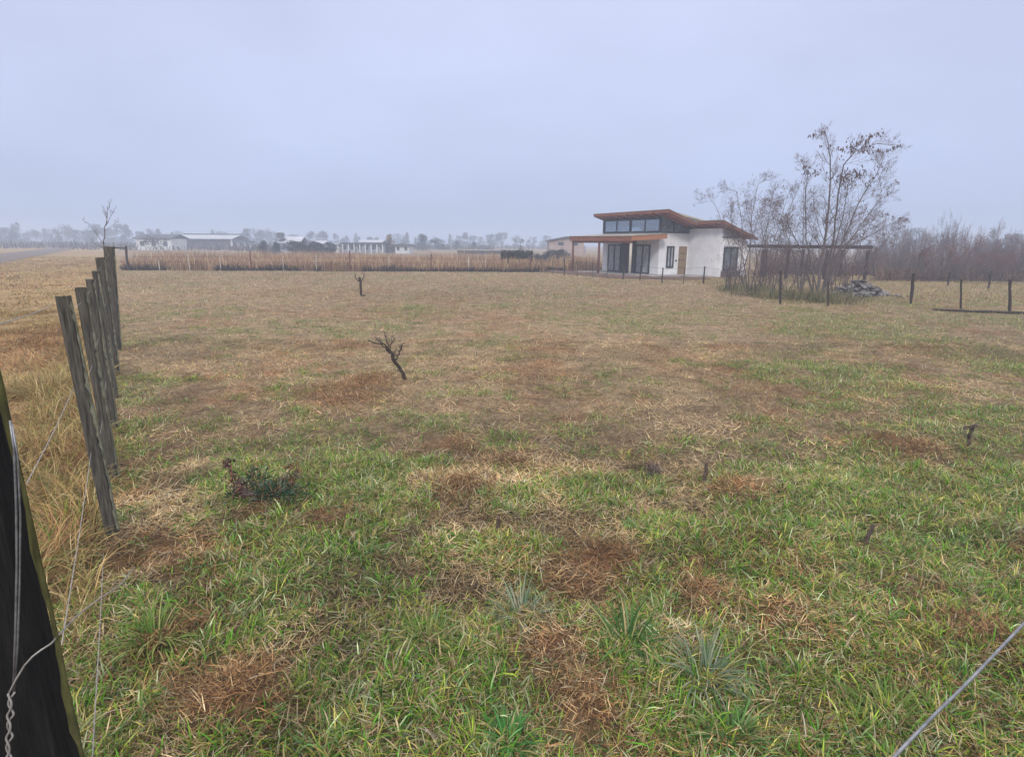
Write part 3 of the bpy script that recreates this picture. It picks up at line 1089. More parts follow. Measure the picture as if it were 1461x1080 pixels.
def house_trees():
    r = random.Random(5)
    # the tall leafy-topped tree
    base = gp(1168, 428)
    Y = base.y
    root = empty('bare_tree', base)
    tag(root, 'tallest bare tree by the pergola, brown dead leaves hanging from its top branches', 'tree')
    T = Tree(3)
    W = lambda *pp: [at(x, y, Y + dy) - base for x, y, dy in pp]
    T.path(W((1165, 430, 0), (1172, 370, 0), (1180, 320, 0), (1184, 270, 0), (1185, 225, .1), (1177, 186, .2)), .085, .010, 34, 3, 1.15, .5, (20, 55))
    T.path(W((1171, 430, .1), (1188, 350, .3), (1196, 280, .4), (1204, 235, .4), (1222, 215, .3), (1252, 205, .3), (1286, 208, .2)), .06, .006, 26, 3, .95, .3, (20, 60))
    T.path(W((1176, 428, -.1), (1200, 350, -.2), (1225, 290, -.3), (1250, 250, -.3), (1262, 222, -.2)), .05, .006, 30, 3, 1.0, .35, (20, 55))
    T.path(W((1179, 430, .2), (1205, 355, .4), (1240, 305, .6), (1272, 262, .7)), .045, .006, 28, 3, 1.0, .3, (20, 55))
    T.path(W((1178, 400, .1), (1215, 350, .1), (1255, 328, 0), (1290, 310, 0)), .03, .005, 24, 3, .7, .2, (20, 55))
    T.path(W((1166, 420, .1), (1150, 340, .3), (1148, 290, .4), (1152, 250, .3), (1148, 236, .3)), .04, .006, 26, 3, .9, .35, (20, 55))
    T.path(W((1163, 428, 0), (1140, 350, -.4), (1118, 310, -.6), (1085, 282, -.5)), .035, .005, 24, 3, .9, .3, (20, 55))
    T.path(W((1174, 428, .1), (1192, 350, -.5), (1205, 300, -.7), (1212, 255, -.8)), .04, .005, 26, 3, .9, .4, (20, 55))
    T.path(W((1172, 430, .1), (1180, 380, .6), (1225, 330, 1.0), (1262, 300, 1.1)), .03, .005, 22, 3, .8, .3, (20, 55))
    T.thick.build('trunk', M['bark'], root, True)
    T.fine.build('twigs', M['twig'], root)
    L = MB()
    for x, y, n, s in ((1163, 190, 16, .12), (1176, 187, 8, .10), (1200, 210, 12, .12), (1214, 212, 34, .22), (1228, 205, 34, .22), (1238, 212, 20, .18), (1240, 196, 16, .16),
                       (1250, 192, 10, .12), (1257, 213, 7, .07), (1266, 212, 7, .07), (1276, 210, 7, .07), (1284, 207, 6, .06), (1256, 217, 7, .08),
                       (1155, 243, 16, .16), (1165, 246, 12, .12), (1150, 238, 8, .08), (1205, 252, 34, .22), (1218, 247, 36, .22), (1228, 246, 26, .16), (1210, 260, 16, .16),
                       (1257, 236, 10, .14), (1252, 252, 10, .14), (1236, 262, 10, .14), (1278, 258, 6, .10), (1250, 272, 10, .16), (1286, 309, 8, .10), (1170, 207, 4, .06), (1184, 207, 5, .07), (1200, 225, 6, .08)):
        hang_leaves(L, at(x, y, Y + r.uniform(-.3, .5)) - base, int(n * 1.3), s * .85, .12, r)
    for p, d in T.tips:
        if r.random() < .045 and p.z > 1.8:
            hang_leaves(L, p, r.randint(1, 3), .05, .075, r)
    L.build('leaves', M['leaf'], root)
    # the lower cluster toward the house
    specs = [((1052, 414), [((1050, 414), (1046, 370), (1035, 330), (1020, 292), (1008, 276)), ((1053, 414), (1060, 350), (1058, 310), (1050, 272), (1036, 270)), ((1054, 414), (1068, 360), (1078, 320), (1092, 290))],
              'slender bare sapling clump closest to the white house wall'),
             ((1068, 420), [((1067, 420), (1070, 360), (1072, 310), (1082, 262), (1094, 256)), ((1068, 420), (1058, 360), (1045, 320), (1040, 288)), ((1070, 420), (1082, 365), (1095, 320), (1110, 285))],
              'bare multi-stemmed sapling with curled leaf scraps, second out from the house'),
             ((1085, 412), [((1084, 412), (1090, 350), (1098, 300), (1106, 262)), ((1086, 412), (1098, 360), (1112, 320), (1128, 268)), ((1085, 412), (1078, 350), (1066, 300), (1062, 275))],
              'bare spreading sapling in front of the pergola beam end'),
             ((1101, 425), [((1101, 425), (1106, 370), (1115, 330), (1140, 262)), ((1100, 425), (1095, 370), (1088, 330), (1080, 300)), ((1102, 425), (1112, 380), (1124, 350), (1130, 318))],
              'bare thin sapling beside the stout weathered post'),
             ((1143, 424), [((1143, 424), (1146, 350), (1146, 300), (1147, 268)), ((1142, 424), (1132, 360), (1120, 330), (1105, 305)), ((1144, 424), (1152, 370), (1160, 330), (1165, 300))],
              'straight bare sapling hugging the tallest tree'),
             ((1212, 424), [((1212, 424), (1220, 370), (1232, 335), (1250, 310)), ((1211, 424), (1206, 370), (1205, 335), (1212, 300)), ((1213, 424), (1235, 375), (1262, 345), (1285, 318))],
              'low bare sapling rising in front of the stone heap')]
    for k, (b, stems, lab) in enumerate(specs):
        base = gp(*b)
        Y = base.y
        root = empty('bare_sapling', base)
        tag(root, lab, 'sapling', 'bare saplings beside the house')
        T = Tree(20 + k)
        for st in stems:
            dy = r.uniform(-.5, .5)
            T.path([at(x, y, Y + dy * i / 3) - base for i, (x, y) in enumerate(st)], .032, .005, 22, 3, .95, .3, (20, 60), .12)
        T.thick.build('trunk', M['bark'], root, True)
        T.fine.build('twigs', M['twig'], root)
        L = MB()
        for p, d in T.tips:
            if r.random() < .06 and p.z > 1.2:
                hang_leaves(L, p, r.randint(1, 4), .05, .07, r)
        if L.v:
            L.build('leaves', M['leaf'], root)
    # dead weeds and grass at the feet of the trees
    n = 2600
    cx = np.concatenate([np.array([gp(p, q).x, gp(p, q).y])[None] for p, q in ((1050, 415), (1068, 421), (1085, 416), (1105, 426), (1130, 426), (1150, 428), (1170, 430), (1185, 432), (1200, 428))])
    i = rng.integers(0, len(cx), n)
    x, y = cx[i, 0] + rng.normal(0, .45, n), cx[i, 1] + rng.normal(0, .5, n)
    c = pick([(.17, .17, .08), (.22, .19, .10), (.13, .11, .07), (.28, .22, .12), (.10, .13, .05)], n)
    np_mesh('weeds', *blades(np.stack([x, y, hgt(x, y)], 1), rng.uniform(.15, .6, n), rng.uniform(.012, .025, n), rng.uniform(0, 6.283, n), rng.uniform(0, .6, n), rng.uniform(0, 1.2, n), c, 3), M['straw'])
    tag(bpy.data.objects['weeds'], 'rank grey green weeds around the feet of the bare trees', 'weeds', kind='stuff')
    # bare sapling past the receding fence
    base = Vector((fence_x(15.5) - .25, 15.5, 0))
    Y = base.y
    root = empty('bare_sapling', base)
    tag(root, 'lone leafless whip rising behind the thick corner post against the sky', 'sapling')
    T = Tree(9)
    W = lambda *pp: [at(x, y, Y) - base for x, y in pp]
    T.path([Vector((0, 0, 0))] + W((148, 352), (150, 325), (154, 300), (160, 284)), .022, .004, 5, 2, .35, .4, (15, 35), .5)
    T.path(W((148, 350), (132, 325), (117, 312)), .008, .003, 4, 2, .2, .2, (20, 50))
    T.path(W((151, 322), (158, 308), (166, 294)), .008, .003, 3, 2, .2, .4, (20, 50))
    T.path(W((150, 330), (160, 322), (170, 316)), .006, .002, 3, 2, .2, .4, (20, 50))
    T.path(W((148, 354), (138, 350), (132, 346)), .010, .003, 3, 2, .2, .4, (20, 50))
    T.thick.build('trunk', M['bark'], root, True)
    T.fine.build('twigs', M['twig'], root)


def hedgerow():
    protos = []
    for k in range(6):
        root = empty('bare_shrub', (0, 0, -50))
        T = Tree(100 + k)
        h = 2.4
        for s in range(7):
            a = T.r.uniform(0, 6.283)
            p = Vector((math.cos(a) * .3, math.sin(a) * .3, 0))
            d = Vector((math.cos(a) * .38, math.sin(a) * .38, 1)).normalized()
            T.grow(p, d, h * T.r.uniform(.7, 1.05), .035, 0, 3, .3, (5, 7), (18, 50), .14, (.4, .68), .013)
        # far twigs must stay wide enough to be seen
        T.thick.build('stems', M['bark'], root)
        T.fine.build('twigs', M['twig_red'] if k in (1, 4) else M['twig_far'], root)
        protos.append(root)
    brown = []
    r = random.Random(77)
    spots = []
    for px in np.arange(1090, 1500, 8.5):
        Y = r.uniform(37.5, 43) if px > 1245 else r.uniform(44, 50)
        spots.append((px + r.uniform(-4, 4), Y, r.uniform(.55, .95), 0))
    for px in np.arange(1240, 1520, 15):
        Y = r.uniform(46, 56)
        spots.append((px + r.uniform(-5, 5), Y, r.uniform(.5, .95) * (1 + .25 * max(0, (px - 1300) / 160)), 1))
    for px in np.arange(1255, 1530, 19):
        Y = r.uniform(62, 85)
        spots.append((px + r.uniform(-5, 5), Y, r.uniform(.85, 1.5), 2))
    for px in np.arange(1262, 1500, 17):
        spots.append((px + r.uniform(-5, 5), r.uniform(44, 58), r.uniform(1.25, 1.75), 3))
    for px in np.arange(1050, 1215, 24):
        spots.append((px + r.uniform(-6, 6), r.uniform(25, 31), r.uniform(.35, .7), 4))
    grp = ['brown shrubs of the hedge front', 'bare trees of the hedge middle', 'misty bare trees behind the hedge', 'slender whips rising over the hedge', 'low bare thicket under the saplings']
    lab = ['low bare reddish brown shrub in the tangled front of the hedge', 'taller bare purplish grey thicket tree in the middle of the hedge', 'faint misty bare tree at the back of the hedge', 'slender bare whip standing up out of the hedge against the sky', 'low bare purplish thicket bush growing under the saplings beside the house']
    used = set()
    for px, Y, s, kind in spots:
        p = at(px, 400, Y)
        i = r.randrange(6) if kind else r.choice([1, 4, 0, 3])
        sc = (s * r.uniform(.9, 1.25), s * r.uniform(.9, 1.25), s)
        if kind == 3:
            sc = (s * .38, s * .38, s)
        if i not in used:
            o = protos[i]
            o.location = (p.x, Y, 0)
            o.scale = sc
            used.add(i)
        else:
            o = dup(protos[i], (p.x, Y, 0), r.uniform(0, 6.28), sc)
        tag(o, lab[kind], 'shrub', grp[kind])
    for i in range(6):
        if i not in used:
            for c in list(protos[i].children):
                bpy.data.objects.remove(c)
            bpy.data.objects.remove(protos[i])
    # dead leaves and brambles in the foot of the hedge
    n = 15000
    px = rng.uniform(1085, 1500, n)
    Y = np.where(px > 1245, rng.uniform(37, 48, n), rng.uniform(43.5, 52, n))
    x = (px - 730) / 850 * Y * .99
    cl = fbm(x * .5, Y * .5, 2)
    c = pick([(.16, .085, .065), (.11, .07, .06), (.20, .12, .08), (.085, .06, .06), (.22, .16, .10)], n)
    np_mesh('brambles', *blades(np.stack([x, Y, 0 * x], 1), rng.uniform(.3, 1.3, n) * (.3 + 1.1 * cl), rng.uniform(.015, .04, n), rng.uniform(0, 6.283, n), rng.uniform(0, .6, n), rng.uniform(0, 1.4, n), c, 3), M['straw'])
    tag(bpy.data.objects['brambles'], 'tangle of dead brown brambles along the foot of the hedge', 'brambles', kind='stuff')


# crown of many small leaf faces, with gaps
def make_crown(seed, h, w, pal, n, lobes=7, size=.30, conical=False):
    r = random.Random(seed)
    mb = MB()
    blobs = []
    for q_ in range(lobes):
        t = .08 + .9 * q_ / lobes
        if conical:
            rad = w * .5 * (1.08 - t) * r.uniform(.7, 1.1) + .1
            blobs.append((Vector((r.uniform(-.12, .12) * w, r.uniform(-.12, .12) * w, h * t * .95)), rad, rad * .9))
        else:
            blobs.append((Vector((r.uniform(-.33, .33) * w, r.uniform(-.33, .33) * w, h * (.16 + .68 * r.random()))), w * r.uniform(.16, .32), h * r.uniform(.10, .2)))
    for _ in range(n):
        c, rx, rz_ = r.choice(blobs)
        d = Vector((r.gauss(0, 1), r.gauss(0, 1), r.gauss(0, 1))).normalized() * r.random() ** .4
        p = c + Vector((d.x * rx, d.y * rx, d.z * rz_))
        u = Vector((r.uniform(-1, 1), r.uniform(-1, 1), r.uniform(-1, 1))).normalized() * size * r.uniform(.6, 1.3)
        wv = u.orthogonal().normalized() * size * r.uniform(.3, .5)
        wv.rotate(Matrix.Rotation(r.uniform(0, 6.28), 3, u.normalized()))
        k = r.uniform(.65, 1.35)
        q = r.choice(pal)
        mb.leaf(p, u, wv, (q[0] * k, q[1] * k, q[2] * k))
    return mb


def make_tree(name, loc, h, w, pal, seed, n=700, conical=False, size=.3, lobes=9, trunk=True):
    root = empty(name, loc)
    r = random.Random(seed)
    if trunk:
        T = Tree(seed)
        T.grow(Vector((0, 0, -.1)), Vector((0, 0, 1)), h * .75, .035 * h * .6, 0, 2, .2, (4, 6), (25, 50), .06, (.4, .6), .005)
        T.thick.build('trunk', M['bark'], root)
    make_crown(seed, h, w, pal, n, lobes, size, conical).build('crown', M['conifer'] if conical else M['leaf'], root)
    return root


def far_trees():
    r = random.Random(42)
    GREEN = [(.05, .065, .045), (.065, .08, .05), (.04, .05, .04)]
    BROWN = [(.10, .08, .065), (.085, .065, .055), (.12, .09, .07)]
    TAN = [(.26, .18, .08), (.21, .14, .07), (.17, .12, .07), (.30, .20, .09)]
    # distinct ones
    def single(px, py_top, Y, w, pal, lab, con=False, n=900, size=None, name='tree'):
        p = at(px, 350, Y)
        top = at(px, py_top, Y)
        o = make_tree(name, (p.x, Y, 0), top.z, w, pal, int(px * 7), n, con, size or .02 * w + .16)
        return tag(o, lab, 'tree')
    single(555, 331, 118, 2.9, TAN, 'round tan autumn tree beside the low grey building', n=1200)
    single(604, 333, 150, 5.2, GREEN, 'misty green tree between the low grey building and the vine shelter', n=1100, con=True, name='conifer_tree')
    single(623, 337, 160, 5, GREEN, 'bushier misty green tree next to the pointed one', n=900)
    single(651, 343, 170, 3.6, GREEN, 'small faint pointed tree behind the purple roof', con=True, name='conifer_tree')
    single(675, 344, 170, 3.4, GREEN, 'small faint pointed tree further along the purple roof', con=True, name='conifer_tree')
    single(692, 347, 170, 3.6, BROWN, 'small faint brown tree above the purple roof end')
    single(742, 337, 110, 1.6, BROWN, 'thin leaning tree poking up behind the vine shelter', n=250)
    single(375, 343, 95, 2.6, [(.035, .05, .04), (.05, .065, .05)], 'dark conifer bush nearest the long shed', con=True, name='conifer_tree')
    single(394, 345, 95, 2.2, [(.035, .05, .04), (.05, .065, .05)], 'small dark conifer bush under the water tank', con=True, name='conifer_tree')
    for k, px in enumerate((418, 431, 443, 455, 466)):
        single(px, 342 + (k * 3) % 5, 92, 3.0, [(.035, .05, .042), (.048, .062, .052)], 'dark evergreen of the dense clump before the small white roof', con=(k % 2 == 1), name='conifer_tree' if k % 2 else 'evergreen_bush')['group'] = 'dark evergreens before the small white roof'
    for px, t, lab in ((775, 357, 'grey green bush before the pale brick house'), (789, 355, 'rounded grey bush under the pale brick house'), (802, 356, 'grey bush touching the porch end of the house')):
        tag(single(px, t, 62, 2.0, [(.085, .085, .08), (.11, .11, .10)], lab, n=700, name='bush'), None, 'bush')
    single(222, 336, 120, 4.6, BROWN, 'flat-topped brown tree by the pale farmhouse', n=420, size=.30)
    # misty tree line
    protos = []
    for k in range(6):
        protos.append(make_tree('misty_tree', (0, 0, -60), 9, (6.5, 5, 8, 7, 3.6, 6)[k], GREEN if k % 2 else BROWN, 300 + k, 800, k == 4, .5))
    used = set()
    spots = []
    for px in np.arange(-20, 180, 7):
        spots.append((px + r.uniform(-4, 4), r.uniform(210, 340), r.uniform(.5, .95)))
    for px in np.arange(180, 470, 11):
        spots.append((px + r.uniform(-6, 6), r.uniform(230, 330), r.uniform(.45, .9)))
    for px in np.arange(470, 830, 9):
        spots.append((px + r.uniform(-6, 6), r.uniform(230, 340), r.uniform(.4, .8)))
    for px in np.arange(1240, 1480, 22):
        spots.append((px + r.uniform(-6, 6), r.uniform(160, 240), r.uniform(.5, .9)))
    for px, Y, s in spots:
        p = at(px, 350, Y)
        i = r.randrange(6)
        sc = (s * r.uniform(.9, 1.3), s * r.uniform(.9, 1.3), s)
        if i not in used:
            o = protos[i]
            o.location, o.scale = (p.x, Y, 0), sc
            used.add(i)
        else:
            o = dup(protos[i], (p.x, Y, 0), r.uniform(0, 6.28), sc)
        tag(o, 'pale blurred tree dissolving in fog along the far tree line', 'tree', 'far tree line in the fog')
    # low scrub on the far left plain
    n = 9000
    Y = rng.uniform(120, 260, n)
    px = rng.uniform(-20, 830, n)
    x = (px - 730) / 850 * Y
    keep = fbm(x * .06, Y * .06, 2) > .45
    x, Y = x[keep], Y[keep]
    n = len(x)
    c = pick([(.10, .075, .07), (.13, .10, .07), (.08, .07, .06)], n)
    np_mesh('distant_scrub', *blades(np.stack([x, Y, 0 * x], 1), rng.uniform(.5, 2.2, n), rng.uniform(.2, .5, n), rng.uniform(0, 6.283, n), rng.uniform(0, .7, n), rng.uniform(0, 1, n), c, 2), M['straw'])
    tag(bpy.data.objects['distant_scrub'], 'low brown scrub scattered over the misty plain', 'scrub', kind='stuff')


# ------------------------------------------------------------------ house
def the_house():
    root = empty('white_house', HO, HA)
    tag(root, 'small white house with red timber monopitch roofs, clerestory glazing and porch', 'house')

    def zr1(v):
        return 4.29 - .31 * (v + .6)

    def zr2(v):
        return 3.62 - .33 * (v - 2.0)

    def zp(v):
        return 2.62 + .06 * (v + 3.04)
    Y0 = -.05
    # wall shell: front wing up to the clerestory sill, rear wing up to the roof
    wall = MB()
    wall.poly_prism([(0, Y0), (2.62, Y0), (2.62, 2.85), (0, 2.85)], 0, 6.44)
    wall.poly_prism([(2.62, Y0), (5.1, Y0), (5.1, zr2(5.1) - .26), (2.62, zr2(2.62) - .26)], -2.97, 5.0)
    w = wall.build('wall', M['render'], root)
    # upper rear wall behind the clerestory
    b = MB()
    b.box((2.56, 3.2, (2.85 + 3.15) / 2), (.1, 6.4, .3))
    b.build('upper_wall', M['render'], root)
    # front wing roof
    def slab(v0, v1, u0, u1, zf, th, dz=0.0):
        m = MB()
        m.hexa([(v0, u0, zf(v0) - th + dz), (v1, u0, zf(v1) - th + dz), (v1, u1, zf(v1) - th + dz), (v0, u1, zf(v0) - th + dz)],
               [(v0, u0, zf(v0) + dz), (v1, u0, zf(v1) + dz), (v1, u1, zf(v1) + dz), (v0, u1, zf(v0) + dz)])
        return m

    def roof(v0, v1, u0, u1, zf, fas, sheet, tf=.155, name='roof'):
        rf = slab(v0 + .05, v1 - .05, u0 + .05, u1 - .05, zf, .07, -.02).build(name, M['soffit'], root)
        slab(v0 - .04, v1 + .04, u0 - .04, u1 + .04, zf, .03, .018).build('metal_sheet', M[sheet], rf)
        m = slab(v0, v0 + .045, u0, u1, zf, tf, -.015)
        m.build('fascia', M[fas], rf)
        m = slab(v0 + .046, v1, u0, u0 + .045, zf, tf, -.015)
        m.build('bargeboard', M['wood_light'] if name == 'porch_roof' else M[fas], rf)
        m = slab(v0 + .046, v1, u1 - .045, u1, zf, tf, -.015)
        m.build('bargeboard', M[fas], rf)
        for k in range(1, 9):
            u = u0 + (u1 - u0) * k / 9
            m = slab(v0 + .06, v1 - .06, u - .035, u + .035, zf, .15, -.095)
            m.build('rafter', M['soffit'], rf)
        return rf
    roof(-.62, 1.97, -1.45, 6.95, zr1, 'wood', 'sheet')
    roof(2.0, 5.25, -3.65, 5.3, zr2, 'wood', 'sheet')
    roof(-3.04, -.03, -.77, 6.5, zp, 'wood', 'sheet', .31, 'porch_roof')
    # porch front beam and posts
    m = MB()
    m.box((-2.86, 2.87, zp(-2.86) - .40), (.12, 7.0, .16))
    m.build('porch_beam', M['wood'], root)
    for u, mm in ((-.55, 'post_pale'), (2.95, 'post_wood'), (6.25, 'post_wood')):
        m = MB()
        m.tube([(-2.86, u, .06), (-2.86, u, 1.2), (-2.86, u, zp(-2.86) - .48)], .085, 8)
        o = m.build('porch_post', M[mm], root, True)
        if mm == 'post_pale':
            o['label'] = 'pale peeled corner post of the porch'
    # clerestory: beams, mullions, panes
    m = MB()
    m.box((.02, 3.22, 2.93), (.14, 6.5, .13))
    m.box((.02, 3.22, zr1(0) - .30), (.12, 6.5, .12))
    cf = m.build('clerestory_frame', M['frame'], root)
    for u in (.04, 1.62, 3.22, 4.82, 6.40):
        m = MB()
        wd = .14 if u in (.04, 3.22, 6.40) else .07
        m.box((.02, u, (3.0 + zr1(0) - .36) / 2), (wd, wd, zr1(0) - .36 - 3.0))
        m.build('mullion', M['frame'], cf)
    for u0, u1 in ((.11, 1.58), (1.66, 3.15), (3.29, 4.78), (4.86, 6.33)):
        m = MB()
        m.box((.03, (u0 + u1) / 2, (3.0 + zr1(0) - .36) / 2), (.012, u1 - u0, zr1(0) - .36 - 3.0))
        m.build('pane', M['glass'], cf)
    # clerestory on the two ends follows the roof slope
    for u, in ((0.0,), (6.44,)):
        s = -1 if u == 0 else 1
        m = MB()
        m.poly_prism([(.09, 2.88), (2.60, 2.88), (2.60, zr1(2.6) - .12), (.09, zr1(.09) - .12)], u - .006 - .02 * s, u + .006 - .02 * s)
        m.build('side_pane', M['glass'] if u else M['pane'], cf)
        m = MB()
        for v in (1.2, 2.56):
            m.box((v, u + s * .0, (2.86 + zr1(v) - .12) / 2), (.07, .08, zr1(v) - .12 - 2.86))
        m.hexa([(.09, u - .04, 2.855), (2.6, u - .04, 2.855), (2.6, u + .04, 2.855), (.09, u + .04, 2.855)],
               [(.09, u - .04, 2.93), (2.6, u - .04, 2.93), (2.6, u + .04, 2.93), (.09, u + .04, 2.93)])
        m.build('side_mullion', M['frame'], cf)
    # sliding doors on the porch front (plane v = 0)
    def glazed(v, u0, u1, z0, z1, axis_, nm, bars, pane='pane_pale', fw=.095):
        """framed opening; axis_ 'u' lies on the front plane, 'v' on a side plane"""
        def bx(mb_, a0, a1, b0, b1, dep, off):
            c, sz = ((a0 + a1) / 2, (b0 + b1) / 2), (a1 - a0, b1 - b0)
            if axis_ == 'u':
                mb_.box((v - off, c[0], c[1]), (dep, sz[0], sz[1]))
            else:
                mb_.box((c[0], v - off, c[1]), (sz[0], dep, sz[1]))
        fr = MB()
        bx(fr, u0, u1, z1 - fw, z1, .10, .03)
        bx(fr, u0, u1, z0, z0 + fw, .10, .03)
        ed = [u0 + (u1 - u0) * k / bars for k in range(bars + 1)]
        for k, e in enumerate(ed):
            a = e if k == 0 else e - fw if k == bars else e - fw / 2
            bx(fr, a, a + fw, z0 + fw, z1 - fw, .10, .03)
        f = fr.build(nm, M['frame'], root)
        for k in range(bars):
            p = MB()
            a = ed[k] + (fw if k == 0 else fw / 2)
            c = ed[k + 1] - (fw if k == bars - 1 else fw / 2)
            bx(p, a, c, z0 + fw, z1 - fw, .02, .02)
            p.build('pane', M[pane], f)
        return f
    glazed(0, 4.10, 5.68, .06, 2.06, 'u', 'sliding_door', 2)
    glazed(0, .87, 2.40, .06, 2.06, 'u', 'sliding_door', 2)
    m = MB()
    m.box((-.03, 3.25, 1.2), (.07, 1.64, 2.3))
    m.build('cladding_panel', M['cladding'], root)['label'] = 'dark reddish cladding between the sliding doors'
    glazed(0, .69, 1.32, .52, 1.98, 'v', 'window', 2, 'pane_pale')
    m = MB()
    m.box((2.13, -.025, 1.0), (.70, .07, 1.94))
    d = m.build('timber_door', M['door'], root)
    m = MB()
    for z in (.55, 1.05, 1.5):
        m.box((2.13, -.066, z), (.62, .02, .03))
    m.tube([(1.82, -.09, .95), (1.82, -.09, 1.12)], .015, 6)
    m.build('handle', M['frame'], d)
    m = MB()
    m.box((1.57, -.02, 1.0), (.10, .05, .12))
    m.build('meter_box', M['frame'], root)
    glazed(-2.97, 2.92, 4.2, .42, 1.98, 'v', 'window', 2, 'pane')
    # high window of the rear wing, cut on the slope
    m = MB()
    m.poly_prism([(2.75, 2.62), (4.15, 2.62), (4.15, zr2(4.15) - .32), (2.75, zr2(2.75) - .32)], -3.01, -2.985)
    m.build('high_window', M['pane'], root)
    m = MB()
    m.hexa([(2.7, -3.03, 2.55), (4.2, -3.03, 2.55), (4.2, -2.98, 2.55), (2.7, -2.98, 2.55)], [(2.7, -3.03, 2.615), (4.2, -3.03, 2.615), (4.2, -2.98, 2.615), (2.7, -2.98, 2.615)])
    m.build('window_sill', M['frame'], root)
    m = MB()
    m.box((3.55, -3.10, .18), (1.5, .22, .46))
    m.build('dark_low_box', M['wall_brown'], root)  # low dark box against the wall below the corner window
    # rear gable, beige
    m = MB()
    m.poly_prism([(4.3, Y0), (7.1, Y0), (7.1, 3.75), (4.3, 4.25)], 3.0, 7.0)
    g = m.build('rear_wall', M['sheet_beige'], root)
    m = MB()
    m.hexa([(4.1, 2.8, 4.29), (7.3, 2.8, 3.72), (7.3, 7.2, 3.72), (4.1, 7.2, 4.29)], [(4.1, 2.8, 4.40), (7.3, 2.8, 3.83), (7.3, 7.2, 3.83), (4.1, 7.2, 4.40)])
    m.build('rear_roof', M['sheet_beige'], root)
    # terrace slab
    m = MB()
    m.box((-1.62, 2.6, .0), (3.2, 7.6, .12))
    m.box((1.25, -1.05, -.012), (2.7, 2.04, .12))
    m.build('terrace', M['concrete'], root)
    # turned earth strip before the terrace
    m = MB()
    rr = random.Random(4)
    nx, ny = 40, 7
    for j in range(ny + 1):
        for i in range(nx + 1):
            v = -5.0 + 2.0 * j / ny
            u = -4.6 + 12.0 * i / nx
            if u < -1.2:
                v += (-1.2 - u) * 1.05
            edge = 0 if (i in (0, nx) or j in (0, ny)) else 1
            z = .012 + edge * rr.uniform(.02, .14)
            c_, s_ = math.cos(HA), math.sin(HA)
            m.v.append((HO.x + v * c_ - u * s_, HO.y + v * s_ + u * c_, z + .02))
    for j in range(ny):
        for i in range(nx):
            k = j * (nx + 1) + i
            m.f.append((k, k + 1, k + nx + 2, k + nx + 1))
    tag(m.build('bare_earth', M['bare_earth']), 'strip of dark turned earth before the house terrace', 'earth', kind='structure')


def pergola():
    b = gp(1236, 400)
    Y = b.y
    root = empty('pergola', (at(1165, 400, Y).x, Y, 0))
    tag(root, 'open rusty brown pergola frame behind the bare trees', 'pergola')
    o = Vector(root.location)
    dep = 3.6
    a0, a1 = at(1087, 350, Y + .8) - o, at(1245, 354, Y) - o
    zt = (a1.z + o.z)
    zt = at(1242, 354, Y).z
    for k, dy in enumerate((0, dep)):
        m = MB()
        s, e = Vector((a0.x, a0.y + dy, zt)), Vector((a1.x + (.35 if k else 0), a1.y + dy, zt))
        d = (e - s)
        ang = math.atan2(d.y, d.x)
        mid = (s + e) / 2
        m.box(mid, (d.length, .11, .13), ang)
        m.build('beam', M['iron'], root)
        for t in (.02, .25, .60, .965):
            p = s.lerp(e, t)
            m = MB()
            m.box((p.x, p.y, zt / 2 - .08), (.15, .15, zt - .02 - .11), ang)
            m.build('post', M['iron'], root)
    for t in np.linspace(.01, .99, 9):
        p = Vector((a0.x, a0.y, zt)).lerp(Vector((a1.x, a1.y, zt)), t)
        m = MB()
        m.box((p.x, p.y + dep / 2, zt + .107), (.07, dep + .3, .08))
        m.build('rafter', M['iron'], root)


def stone_heap():
    r = random.Random(12)
    g = 'stones of the rubble heap'
    c = gp(1237, 424)
    protos = []
    for k in range(6):
        mb = MB()
        bm_v = []
        import bmesh
        bm = bmesh.new()
        bmesh.ops.create_icosphere(bm, subdivisions=2, radius=.5)
        sx, sy, sz = r.uniform(.8, 1.3), r.uniform(.7, 1.0), r.uniform(.45, .75)
        o1, o2, o3 = r.uniform(0, 9), r.uniform(0, 9), r.uniform(0, 9)
        for v in bm.verts:
            k_ = 1 + .22 * math.sin(v.co.x * 7 + o1) * math.cos(v.co.y * 6 + o2) + .14 * math.sin(v.co.z * 9 + o3) + r.uniform(-.06, .06)
            v.co = Vector((v.co.x * sx * k_, v.co.y * sy * k_, v.co.z * sz * k_))
        me = bpy.data.meshes.new('stone')
        bm.to_mesh(me)
        bm.free()
        me.materials.append(M['stone'] if k < 4 else M['stone_dark'])
        protos.append(me)
    n = 0
    for layer, (cnt, rad, z, s0) in enumerate(((46, 1.0, .08, .30), (34, .72, .28, .30), (16, .48, .46, .26), (5, .25, .60, .24))):
        for i in range(cnt):
            a = r.uniform(0, 6.283)
            q = math.sqrt(r.random()) * rad
            x, y = c.x + math.cos(a) * q * 1.25 - .18, c.y + math.sin(a) * q * .75 + .5
            s = s0 * r.uniform(.6, 1.35)
            o = bpy.data.objects.new('stone', protos[r.randrange(6)])
            COL.objects.link(o)
            o.location = (x, y, z + hz(x, y) + r.uniform(-.05, .05))
            o.rotation_euler = (r.uniform(-.5, .5), r.uniform(-.5, .5), r.uniform(0, 6.28))
            o.scale = (s, s, s)
            tag(o, 'rough grey stone in the rubble heap below the pergola', 'stone', g)
    for i in range(14):
        x, y = c.x + r.uniform(.7, 1.7), c.y + r.uniform(-.1, .7)
        s = r.uniform(.10, .20)
        o = bpy.data.objects.new('stone', protos[r.randrange(4)])
        COL.objects.link(o)
        o.location = (x, y, .04 + hz(x, y))
        o.rotation_euler = (0, 0, r.uniform(0, 6.28))
        o.scale = (s, s, s)
        tag(o, 'small stone spilled on the grass beside the rubble heap', 'stone', 'stones spilled beside the heap')


